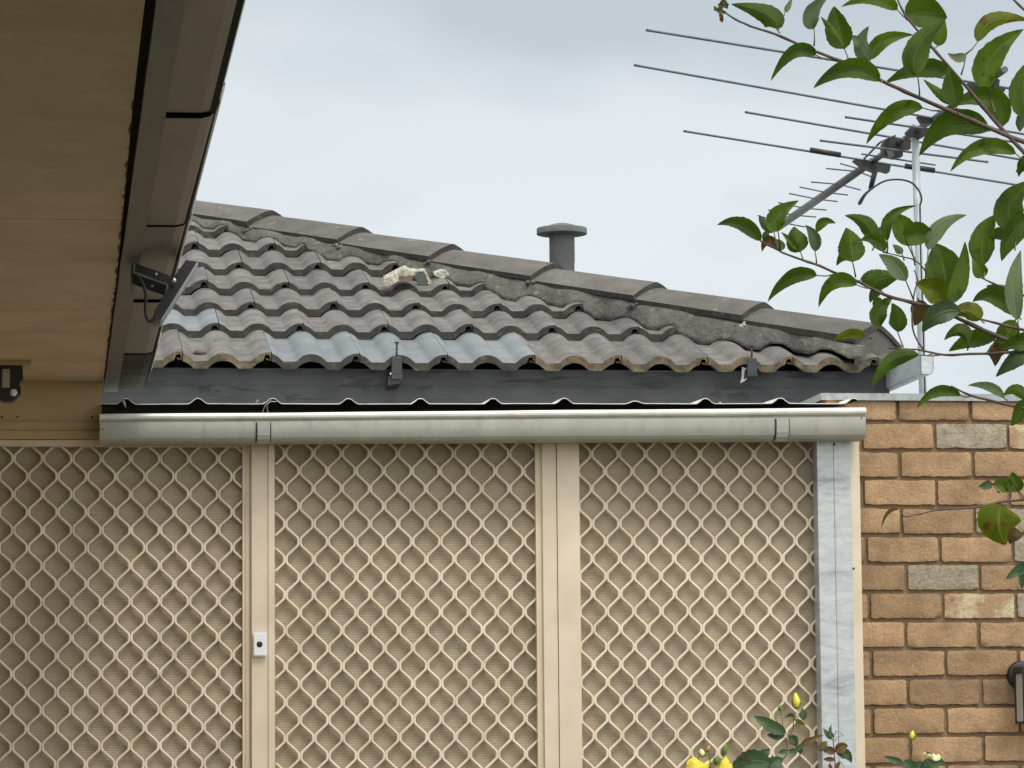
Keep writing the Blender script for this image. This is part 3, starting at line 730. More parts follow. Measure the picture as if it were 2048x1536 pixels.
# screens 2 and 3
s2 = thing('security_screen', 'middle cream diamond grille screen right of the door bell', 'screen door', (1.1, YW, 0), 'diamond grille screens')
xa2, xb2 = XA(550, 1200, YG), XA(1072, 1200, YG)
n0 = P(570.4, 906, YG)
grille(xa2, xb2, ZB, ZT2, (n0.x, n0.z), .0885, VP, YG, s2)
mb = MB(); mb.box((xa2-.03, YW+.036, ZB), (xb2+.02, YW+.042, ZT2), M['blind']); mb.build('blind_panel', s2)
mb = MB(); mb.box((xb2, YW, ZB), (XA(1086, 1200, YW), YW+.046, ZT2), M['frame']); mb.build('right_stile', s2)
mb = MB(); mb.box((xa2-.02, YW+.001, ZB-.06), (xb2, YW+.046, ZB), M['frame']); mb.build('bottom_rail', s2)
mb = MB(); mb.box((xa2-.02, YW+.001, ZT2), (xb2, YW+.046, ZT2+.04), M['frame']); mb.build('top_rail', s2)
s3 = thing('security_screen', 'right hand cream diamond grille screen, next to the shiny metal post', 'screen door', (2.0, YW, 0), 'diamond grille screens')
xa3, xb3 = XA(1160, 1200, YG), XA(1642, 1200, YG)
n0 = P(1182.9, 907.3, YG)
grille(xa3, xb3, ZB, ZT2, (n0.x, n0.z), .0874, VP, YG, s3)
mb = MB(); mb.box((xa3-.03, YW+.036, ZB), (xb3+.01, YW+.042, ZT2), M['blind']); mb.build('blind_panel', s3)
mb = MB(); mb.box((xa3-.02, YW+.001, ZB-.06), (xb3, YW+.046, ZB), M['frame']); mb.build('bottom_rail', s3)
mb = MB(); mb.box((xa3-.02, YW+.001, ZT2), (xb3, YW+.046, ZT2+.04), M['frame']); mb.build('top_rail', s3)
# frame posts between screens
fr = thing('door_post', 'plain cream post carrying the white door bell, between the left and middle screens', 'post', (.63, YW, 0))
mb = MB(); pa, pb = XA(503.5, 1200, YW-.02), XA(549.5, 1200, YW-.02); pc = XA(536.5, 1200, YW-.02)
mb.box((pa, YW-.018, 0), (pc-.001, YW+.05, ZT2+.03), M['frame'])
mb.box((pc, YW-.021, 0), (pc+.0025, YW+.05, ZT2+.03), M['frame'])
mb.box((pc+.003, YW-.019, 0), (pb, YW+.05, ZT2+.03), M['frame'])
mb.build('post_box', fr)
fr = thing('door_mullion', 'wide ribbed cream mullion between the middle and right screens', 'post', (1.55, YW, 0))
mb = MB(); q0, q1, q2 = XA(1086.5, 1200, YW-.014), XA(1116, 1200, YW-.014), XA(1161, 1200, YW-.014)
mb.box((q0+.001, YW-.012, 0), (q1-.0012, YW+.05, ZT2+.03), M['frame'])
mb.box((q1+.0008, YW-.016, 0), (q2, YW+.05, ZT2+.03), M['frame'])
mb.build('mullion_bar', fr)
# sill / wall under the screens
# door bell
db = thing('door_bell', 'white door bell push with a round black button on the cream post', 'door bell', P(519, 1288, YW-.03))
mb = MB(); A, B = P(506.5, 1265, YW-.022), P(533, 1313, YW-.022)
rr = .004; pts = []
for cx_, cz_, a0 in ((B.x-rr, A.z-rr, 0), (A.x+rr, A.z-rr, 90), (A.x+rr, B.z+rr, 180), (B.x-rr, B.z+rr, 270)):
    for t in (0, 45, 90): pts.append(Vector((cx_+rr*math.cos(R_(a0+t)), YW-.022, cz_+rr*math.sin(R_(a0+t)))))
mb.prism(pts, (0, -.009, 0), M['white'])
c0 = sum(pts, Vector())/len(pts)
mb.prism([c0+(p-c0)*.9+Vector((0, -.009, 0)) for p in pts], (0, -.003, 0), M['white'])
mb.build('bell_case', db)
mb = MB(); c = P(519.3, 1288.5, YW-.0345); mb.lathe(c, [(.0001, -.002), (.007, -.0018), (.0092, -.0008), (.0094, .001)], M['black'], 20, 'y'); mb.build('button', db)

# ------------------------------------------------------------------ galvanised corner post
cp = thing('corner_post', 'shiny galvanised steel clad post with cream edge strip beside the brick wall', 'post', (2.48, YW, 0))
YP = 10.55
a0, a1 = XA(1637, 1100, YP), XA(1704.5, 1100, YP); am = XA(1672, 1100, YP)
zt_ = P(1670, 868, YP).z
mb = MB(); rows = []
nzp = 90
def pf_(x, z, k): return Vector((x+.0012*nse(z*3, k), YP+.0018*nse(x*14+2, z*5, k)-.004*max(0, nse(z*4.5, 7, x*6)-.25), z))
for i in range(nzp+1):
    z = zt_*i/nzp
    rows.append([(a0, YP+.075, z), (a0, YP+.004, z)] + [pf_(a0+.001+(am-.004-a0-.001)*t, z, 0) for t in (0, .25, .5, .75, 1)] +
                [(am-.002, YP-.003, z), (am+.001, YP-.003, z), (am+.0015, YP+.003, z)] + [pf_(am+.002+(a1-am-.002)*t, z, 1) for t in (0, .25, .5, .75, 1)] + [(a1, YP+.075, z)])
mb.grid(rows, M['galv'], False)
mb.build('steel_cladding', cp, recalc=False)
for x, y in ((1668.5, 889), (1707.5, 1137)):
    mb = MB(); c = P(x, y, YP-.002); mb.lathe(c, [(.0001, -.003), (.0035, -.0028), (.0045, 0), (.0045, .004)], M['gutter_left'], 10, 'y'); mb.build('rivet', cp)
mb = MB(); mb.box((a1+.0005, YP+.038, 0), (XA(1722, 1100, YP+.04), YP+.075, zt_), M['frame']); mb.build('edge_strip', cp)

# ------------------------------------------------------------------ porch roof and gutter
pr = thing('porch_roof', 'low ribbed metal porch roof with a pale grey front gutter over the screens', 'porch roof', (1.3, 10.8, 0))
YF = 10.45
xl, xr_ = P(199, 850, YF).x, P(1732, 830, YF).x
zlt, zlb = P(200, 828, YF).z, P(200, 884, YF).z; zrt, zrb = P(1720, 815, YF).z, P(1720, 877, YF).z
H = .098
def gut(u, a, b):
    t = (u-xl)/(xr_-xl); zb_ = zlb+(zrb-zlb)*t; hh = (zlt-zlb)+(zrt-zrb-zlt+zlb)*t
    return (u, YF+.115-a, zb_+b*hh/.090+.0012*nse(u*2.2)*(1 if b > .05 else .4))
prof = [(0, .094), (0, 0), (.083, 0), (.098, .0035), (.108, .012), (.113, .024), (.115, .038), (.115, .060), (.1145, .062), (.107, .064), (.1065, .069), (.114, .0705), (.1195, .075), (.1205, .081), (.118, .087), (.112, .090), (.107, .088)]
mb = MB(); mb.strip(prof[:11], .0012, xl, xr_, gut, M['gutter'], 50); mb.strip(prof[10:], .0012, xl, xr_, gut, M['bead'], 50)
# stop ends
for u, d in ((xl, .0012), (xr_, -.0012)):
    mb.prism([Vector(gut(u, a, b)) for a, b in prof[:8]+[(.107, .070)]], (d, 0, 0), M['gutter'])
gt = mb.build('gutter', pr, autosmooth=25)
def clip(px0, px1, nm):
    mb = MB(); x0, x1 = XA(px0, 860, YF), XA(px1, 860, YF)
    def pr_(k): return [(a+(k if a > .1 else 0), b-(k if b < .03 else 0)) for a, b in prof[2:8]]
    mb.strip(pr_(.0036), -.003, x0, x1, gut, M['gutter'], 1)
    mb.strip(pr_(.0012), -.001, x0-.0055, x0-.0012, gut, M['fasc'], 1); mb.strip(pr_(.0012), -.001, x1+.001, x1+.0035, gut, M['fasc'], 1)
    return mb.build(nm, gt)
clip(515, 540, 'joint_clip'); clip(1553, 1577, 'joint_clip')
for x, y in ((1723, 836), (205, 858)):
    mb = MB(); mb.lathe(P(x, y, YF-.001), [(.0001, -.002), (.002, -.0015), (.0025, .001)], M['tile_edge'], 8, 'y'); mb.build('rivet', gt)
# roof sheet with ribs; its front edge stands just above the gutter
YS = 10.50
ribs = [252, 396, 545, 697, 841, 986, 1129, 1270, 1411, 1561, 1708]
rx = [P(x, 803, YS).x for x in ribs]
def sheet_z(x):
    zl, zr2 = P(250, 807, YS).z, P(1640, 806, YS).z
    t = (x-P(250, 807, YS).x)/(P(1640, 806, YS).x-P(250, 807, YS).x)
    z = zl+(zr2-zl)*t+.0022*nse(x*5.5, 1.2)
    for i, r in enumerate(rx):
        d = abs(x-r)
        h = .0165 if i not in (7,) else .008
        if d < .030: z += h*(1 if d < .007 else max(0, (1-(d-.007)/.023))**1.3)
    return z
mb = MB(); n = 460; x0s, x1s = P(203, 805, YS).x, xr_-.012; rows_t = []
for Y_ in (YS, YS+.02, YS+.4, 11.42):
    rows_t.append([(x0s+(x1s-x0s)*i/n, Y_+(.0025*nse(i*.09, 8) if Y_ == YS else 0), sheet_z(x0s+(x1s-x0s)*i/n)+.030*(Y_-YS)) for i in range(n+1)])
rows_b = [[(x, y, z-.0026 if k == 0 else z-.002) for x, y, z in r] for k, r in enumerate(rows_t)]
mb.grid(rows_t, M['sheet'], False); mb.grid([rows_t[0], rows_b[0]], M['sheet'], False)
mb.build('roof_sheet', pr, recalc=False)
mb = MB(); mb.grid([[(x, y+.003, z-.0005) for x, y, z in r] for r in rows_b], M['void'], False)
mb.box((x0s, YS+.03, zrb), (x1s, YS+.05, min(zlt, zrt)+.02), M['void']); mb.build('sheet_shade_backing', pr, recalc=False)  # shade below the roof sheet painted as a near-black layer and strip
# tie wire and a bit of rubble on the sheet edge
mb = MB()
mb.tube(smooth_path([P(x, y, YF+.01) for x, y in ((525, 838), (526, 822), (533, 808), (545, 803), (552, 804))]), .0008, M['steel'], 5)
mb.tube(smooth_path([P(x, y, YF+.01) for x, y in ((537, 828), (534, 815), (538, 804), (543, 800))]), .0007, M['steel'], 5)
mb.build('tie_wire', pr)
mb = MB()
mb.tube([P(245, 800, YS-.01), P(248, 805, YS-.012), P(252, 816, YS-.012)], [.003, .004, .0012], M['rubble'], 7)
for x, y, r in ((515, 802, .005), (528, 806, .003), (1440, 806, .004), (513, 805, .004)): 
    c = P(x, y, YS+.01); mb.lathe(c, [(.0001, -r), (r, -r*.3), (r*.8, r*.5), (.0001, r)], M['rubble'], 7)
mb.build('mortar_crumbs', pr)
# side wall of porch under roof on left is the wing; rear is hidden

# ------------------------------------------------------------------ brick wall with zinc capping
YB = 10.68
bw = thing('brick_wall', 'tan and cream clinker brick wall with a zinc capping at the right', 'brick wall', (3.4, YB, 0))
zc0 = P(1800, 847, YB).z            # top of course 2
CP = (P(1800, 847, YB).z-P(1800, 1474, YB).z)/11
XL = P(1648, 800, YB).x; XR = 4.7; ztop = P(1660, 801, YB).z+.004
BL = .2425; BH = CP-.0115
def brick(mb, x0, x1, z0, z1, mat, fine, seed):
    rnd = random.random()
    if not fine:
        mb.box((x0, YB, z0), (x1, YB+.02, z1), mat, rnd); return
    nx, nz_ = max(5, int((x1-x0)/.0085)), 9
    rough = .0022 if mat is M['brick_cream'] else .0009
    cr = random.uniform(.002, .007)
    chips = [(random.choice((0, 1)), random.choice((0, 1)), random.uniform(.012, .030), random.uniform(.004, .010)) for _ in range(random.choice((0, 0, 1, 1, 2)))]
    rows = []
    W_, H_ = x1-x0, z1-z0
    for j in range(nz_+1):
        row = []
        for i in range(nx+1):
            s, t = i/nx, j/nz_; x = x0+s*W_; z = z0+t*H_
            ex = min(x-x0, x1-x); ez = min(z-z0, z1-z)
            px_ = 1 if s < .5 else -1; pz_ = 1 if t < .5 else -1
            # irregular outline
            if ez < .006:
                z += pz_*max(0, .0010+.0034*nse(x*55, seed, pz_)+.0030*nse(x*13, seed, 3+pz_))
                d = min(x-x0, x1-x)
                if d < cr: z += pz_*(cr-math.sqrt(max(0, cr*cr-(cr-d)**2)))*.8
            if ex < .006:
                x += px_*max(0, .0010+.0030*nse(z*70, seed, 7+px_))
                d = min(z-z0, z1-z)
                if d < cr: x += px_*(cr-math.sqrt(max(0, cr*cr-(cr-d)**2)))*.8
            y = YB+rough*nse(x*70, z*70, seed)-.0008
            edge = min(ex, ez)
            if edge < .003: y += .0012*(1-edge/.003)
            y += .0012*max(0, nse(x*160, z*160, seed+4)-.25)*3
            for cxs, czs, cl, cdep in chips:
                dd = math.hypot((x-(x1 if cxs else x0))/cl/1.5, (z-(z1 if czs else z0))/cl*1.4)
                if dd < 1: y += cdep*(1-dd)
            row.append((x, y, z))
        rows.append(row)
    mb.grid(rows, mat, True, rnd)
    bound = rows[0]+[r[-1] for r in rows[1:]]+rows[-1][::-1][1:]+[r[0] for r in rows[::-1][1:]]
    mb.grid([bound, [(x, YB+.020, z) for x, y, z in bound]], mat, False, rnd)
mbk = MB()
cream = {(1, 1870): 1, (1, 2017): 2, (4, 1952): 1, (6, 1813): 1, (7, 1886): 2, (7, 2033): 1, (5, 2030): 1}
jpx = {0: 1795, 1: 1870, 2: 1800, 3: 1873, 4: 1803, 5: 1880, 6: 1813, 7: 1886, 8: 1811, 9: 1891, 10: 1816, 11: 1893, 12: 1820}
creamx = {k: P(k[1]+40, 847+57*(k[0]-1), YB).x for k in cream}
nrow = int(zc0/CP)+3
for r in range(0, nrow):
    z1 = zc0-(r-1)*CP; z0 = z1-BH
    if z0 < .0: break
    if r == 0: z1 = min(z1, ztop-.002)
    vis = z1 > 1.45
    if r in jpx: xj = P(jpx[r], 847+57*(r-1)+20, YB).x+.005
    else: xj = P(1893 if r % 2 else 1820, 1450, YB).x+.003
    n_ = int(math.ceil((xj-XL)/BL)); x = xj-n_*BL
    while x < XR:
        a_, b_ = max(x, XL+.001), min(x+BL-.0105+random.uniform(-.0015, .0015), XR)
        if b_-a_ > .012:
            mat = M['brick']
            for k, cxx in creamx.items():
                if k[0] == r and a_ < cxx < b_: mat = M['brick_cream'] if cream[k] == 1 else M['brick_mix']
            if not vis and random.random() < .12: mat = M['brick_cream']
            if vis and a_ > 2.97 and random.random() < .15: mat = M['brick_cream']
            jz = random.uniform(-.0012, .0012)
            brick(mbk, a_, b_, z0+jz, z1+jz, mat, vis and b_ > 2.35 and a_ < 3.3, r*13.7+a_*5)
        x += BL
mbk.build('bricks', bw, recalc=False)
mb = MB(); rows = []
nxm, nzm = 150, 150
for j in range(nzm+1):
    z = ztop*j/nzm; rows.append([(XL+.002+(XR-XL-.004)*i/nxm, YB+.0115+.0025*nse(i*.7, j*.7), z) for i in range(nxm+1)])
mb.grid(rows, M['mortar'], True)
mb.box((XL+.001, YB+.016, 0), (XR, YB+.85, ztop-.004), M['mortar'])
mb.build('mortar_bed', bw, recalc=False)
mb = MB()
for r in range(0, 8):
    z1 = zc0-(r-1)*CP; z0 = z1-BH; z1 = min(z1, ztop-.006); y = YB+.02+(0 if r % 2 else .12)
    while y < YB+.84: mb.box((XL-.004, y, z0), (XL+.004, min(y+BL-.0105, YB+.85), z1), M['brick'], random.random()); y += BL
mb.build('side_bricks', bw)
ct = P(1660, 787, YB-.012).z
mb = MB()
prc = [(-.012, 0), (-.012, ct-ztop+.004+.0), (.60, ct-ztop+.004+.0), (.60, 0)]
pf2 = [(-.012, -.004), (-.012, ct-ztop), (.87, ct-ztop), (.87, -.004)]
mb.strip(pf2, .0015, XL-.012, XR+.02, lambda u, a, b: (u, YB+a, ztop+b-.0016*max(0, u-2.6)), M['zinc'], 20, False)
mb.prism([Vector((XL-.0125, YB-.011, ztop-.004)), Vector((XL-.0125, YB-.011, ct)), Vector((XL-.0125, YB+.87, ct)), Vector((XL-.0125, YB+.87, ztop-.004))], (-.0015, 0, 0), M['zinc'])
mb.build('zinc_capping', bw)

# wall lantern
ln = thing('wall_lantern', 'black framed glass wall lantern fixed to the brick wall', 'wall lantern', P(2043, 1350, YB))
c = P(2042, 1351, YB-.002)
mb = MB(); rr = P(2042, 1351, YB).x-P(2013.5, 1351, YB).x
mb.lathe(c, [(.0001, -.022), (rr*.8, -.021), (rr*.93, -.017), (rr, -.006), (rr, .002)], M['black'], 36, 'y'); mb.build('backplate', ln, autosmooth=35)
LY0, LY1 = YB-.145, YB-.045
lx0 = P(2029.5, 1400, LY1).x; lx1 = lx0+.115; lz1 = P(2035, 1336, LY0).z; lz0 = P(2035, 1447, LY0).z; t_ = .0085
mb = MB()
for x in (lx0, lx1-t_):
    for y in (LY0, LY1-t_): mb.box((x, y, lz0), (x+t_, y+t_, lz1), M['black'])
mb.box((lx0, LY0, lz0-.002), (lx1, LY1, lz0+.006), M['black'])
mb.box((lx0-.003, LY0-.003, lz1-.016), (lx1+.003, LY1+.003, lz1+.004), M['black'])
mb.box((lx0+.04, LY1, lz1-.018), (lx0+.07, YB-.018, lz1-.002), M['black'])
mb.build('frame', ln)
gm = bpy.data.materials.new('lantern_glass'); gm.use_nodes = True
b_ = gm.node_tree.nodes['Principled BSDF']; b_.inputs['Transmission Weight'].default_value = .45; b_.inputs['Roughness'].default_value = .3; b_.inputs['Base Color'].default_value = (.8, .82, .8, 1)
mb = MB()
mb.box((lx0+t_, LY0+.003, lz0+.007), (lx1-t_, LY0+.0055, lz1-.017), gm)
mb.box((lx0+.003, LY0+t_, lz0+.007), (lx0+.0055, LY1-t_, lz1-.017), gm)
mb.box((lx1-.0055, LY0+t_, lz0+.007), (lx1-.003, LY1-t_, lz1-.017), gm)
mb.build('glass', ln)
mb = MB(); mb.lathe((lx0+.057, (LY0+LY1)/2, lz1-.02), [(.012, 0), (.012, -.025), (.02, -.045), (.022, -.06), (.014, -.078), (.0001, -.082)], M['white'], 16); mb.build('bulb', ln, autosmooth=50)

# ------------------------------------------------------------------ TV antenna
AD = 14.0
top = P(1830, 268, AD); zb_ = P(1830, 262, AD).z
an = thing('tv_antenna', 'tall TV antenna with long thin rods on a pale mast beyond the tiled roof', 'antenna', (P(1847, 790, AD).x, AD, 0))
bt = P(1846, 790, AD); dirm = (bt-top)/(bt.z-top.z)
gnd = top+dirm*(0-top.z)
mb = MB(); mb.tube([gnd, bt, top+Vector((0, 0, .04))], .0165, M['mast'], 14); mb.build('mast', an)
def boom(px, py): return PZ(px, py, zb_)
bp_ = [boom(1562, 450), boom(1650, 392), boom(1740, 330), boom(1800, 288), boom(1860, 243), boom(2000, 160)]
b0, b1 = bp_[0], bp_[4]; bdir = (b1-b0)
def bat(px):    # point on straight boom with given px
    lo, hi = -.2, 2.0
    for _ in range(40):
        mid_ = (lo+hi)/2; q = b0+bdir*mid_; cc = RM.T@(np.array(q)-EYE)
        if CX+F*cc[0]/cc[2] < px: lo = mid_
        else: hi = mid_
    return b0+bdir*lo
mb = MB(); mb.tube([bat(1556), bat(1745)], [.0205, .0175], M['alu'], 14); mb.build('boom', an)
mb = MB(); mb.tube([bat(1745), bat(2010)], [.014, .013], M['alu'], 12); mb.build('boom', an)
def rod(l, cpx, r, rad=.0052):
    c = bat(cpx); mb = MB(); A = P(l[0], l[1], c.y)
    B = P(r[0], r[1], c.y)
    mb.tube([A, c+Vector((0, 0, -.012)), B] if abs(cpx-(l[0]+r[0])/2) < 60 and False else [A, A+(B-A)*.012, A+(B-A)*.99, B], [rad*1.15, rad, rad, rad*1.15], M['alu'], 8)
    return mb.build('rod', an)
rod((1292, 60), 1985, (2690, 284)); rod((1268, 130), 1870, (2480, 345)); rod((1490, 224), 1815, (2140, 336))
rod((1690, 234), 1856, (2028, 284)); rod((1640, 281), 1808, (1976, 324)); rod((1367, 262), 1748, (2140, 387)); rod((1723, 308), 1790, (1871, 330), .004)
for l, cpx, r in (((1680, 327), 1722, (1752, 341)), ((1652, 337), 1716, (1752, 357)), ((1622, 364), 1679, (1721, 380)), ((1599, 374), 1655, (1696, 390)),
                  ((1578, 387), 1636, (1675, 403)), ((1556, 405), 1610, (1653, 420)), ((1536, 420), 1590, (1632, 434)), ((1515, 431), 1568, (1610, 454))):
    c = bat(cpx); mb = MB(); mb.tube([P(l[0], l[1], c.y), c, P(r[0], r[1], c.y)], .0036, M['alu'], 6); mb.build('director', an)
c = bat(1748)
for x0_, y0_, x1_, y1_ in ((1620, 300, 1681, 310), (1810, 332, 1869, 341)):
    mb = MB(); mb.tube([P(x0_, y0_, c.y), P(x1_, y1_, c.y)], .0125, M['black'], 10); mb.build('insulator', an)
def blk(pts, D, dep, mat=M['black'], nm='clamp'):
    mb = MB(); mb.prism([P(x, y, D) for x, y in pts], (0, dep, 0), mat); mb.build(nm, an)
blk([(1709, 319), (1725, 320), (1770, 325), (1782, 332), (1779, 344), (1765, 340), (1750, 342), (1728, 333)], bat(1745).y-.03, .06)
blk([(1765, 290), (1770, 279), (1800, 275), (1822, 278), (1822, 297), (1806, 296), (1806, 312), (1790, 316), (1768, 310)], bat(1795).y-.03, .05)
blk([(1772, 300), (1785, 300), (1790, 312), (1778, 316)], bat(1795).y-.035, .004, M['alu'], 'clamp_plate')
blk([(1815, 262), (1826, 250), (1846, 255), (1860, 262), (1850, 272), (1840, 276), (1824, 270)], AD-.03, .06)
blk([(1836, 232), (1862, 236), (1866, 246), (1845, 246)], bat(1866).y-.02, .04)
blk([(1935, 166), (1972, 168), (1974, 180), (1950, 180), (1938, 174)], bat(1975).y-.02, .04)
blk([(1972, 164), (1984, 158), (1988, 182), (1976, 184)], bat(1980).y-.02, .04, M['alu'], 'clamp_plate')
blk([(1984, 158), (1992, 155), (2000, 160), (1998, 174), (2012, 176), (2010, 182), (1990, 185)], bat(1985).y-.02, .04)
mb = MB(); mb.tube([P(1752, 335, c.y-.03), P(1741, 378, c.y-.03)], [.013, .011], M['black'], 10); mb.build('balun', an)
mb = MB(); mb.tube(smooth_path([P(x, y, AD-.04) for x, y in ((1742, 378), (1728, 390), (1718, 405), (1721, 407), (1735, 385), (1765, 364), (1795, 359), (1822, 365), (1838, 382), (1843, 398), (1840, 410))]), .0042, M['black'], 7)
mb.tube(smooth_path([P(x, y, AD-.04) for x, y in ((1840, 410), (1841, 500), (1846, 640), (1850, 790))]), .0035, M['black'], 6)
mb.build('cable', an)
mb = MB(); mb.tube([P(1728, 318, c.y-.02), P(1760, 285, c.y+.0), P(1790, 272, AD)], .005, M['alu'], 6); mb.build('brace', an)

# ------------------------------------------------------------------ leaves
def leaf(mb, b, mid, t, wa, wb, D, mat, fold=.55, curl=.12, seed=0, dz=0, ser=.018, tipd=0, shape=.72):
    """blade from b through mid to t (photo pixels at depth D), half widths in pixels"""
    b, mid, t = (np.array(q, float) for q in (b, mid, t)); c = 2*mid-(b+t)/2
    k = D/F; Lp = np.linalg.norm(t-b)
    n = 18; m_ = 8; o = len(mb.v)
    dd = t-b; n0_ = np.array([dd[1], -dd[0]])
    flip = -1 if (n0_[1] > .02 or (abs(n0_[1]) <= .02 and n0_[0] > 0)) else 1
    for i in range(n+1):
        u = i/n; p = (1-u)**2*b+2*u*(1-u)*c+u*u*t; d = 2*(1-u)*(c-b)+2*u*(t-c); d = d/(np.linalg.norm(d)+1e-6)
        nr = np.array([d[1], -d[0]])*flip
        f = max(0, math.sin(math.pi*min(1, u)**shape))**.78*(1-.25*u)*1.28
        if i == 0: f = .03
        if i == n: f = 0.0
        for j in range(m_+1):
            v = -1+2*j/m_
            w = wa if v < 0 else wb
            sgn = -1 if v < 0 else 1
            jag = 1+ser*(1 if (i % 2) else -1)*(abs(v) > .9)+.09*nse(u*5, v*2, seed*3.3)+.06*nse(u*17, v, seed)*(abs(v) > .8)
            off = -nr*sgn*abs(v)*w*f*jag
            q = p+off
            wd = (wa+wb)/2
            dep = -fold*abs(v)**1.3*wd*f*k+curl*Lp*k*((u-.3)**2)*2.2+.10*wd*k*nse(u*3.1, v*2.2, seed)+tipd*u*u*k*Lp
            # back-project so the blade lies at its own depth
            P_ = P(q[0], q[1], D+dz+dep)
            mb.v.append(tuple(P_)); mb.uv.append((u, .5+.5*v))
    kk = mb.mi(mat)
    for i in range(n):
        for j in range(m_):
            A = o+i*(m_+1)+j; mb.f.append((A, A+1, A+m_+2, A+m_+1)); mb.m.append(kk); mb.sm.append(True); mb.t.append(.5)
TD = 3.75
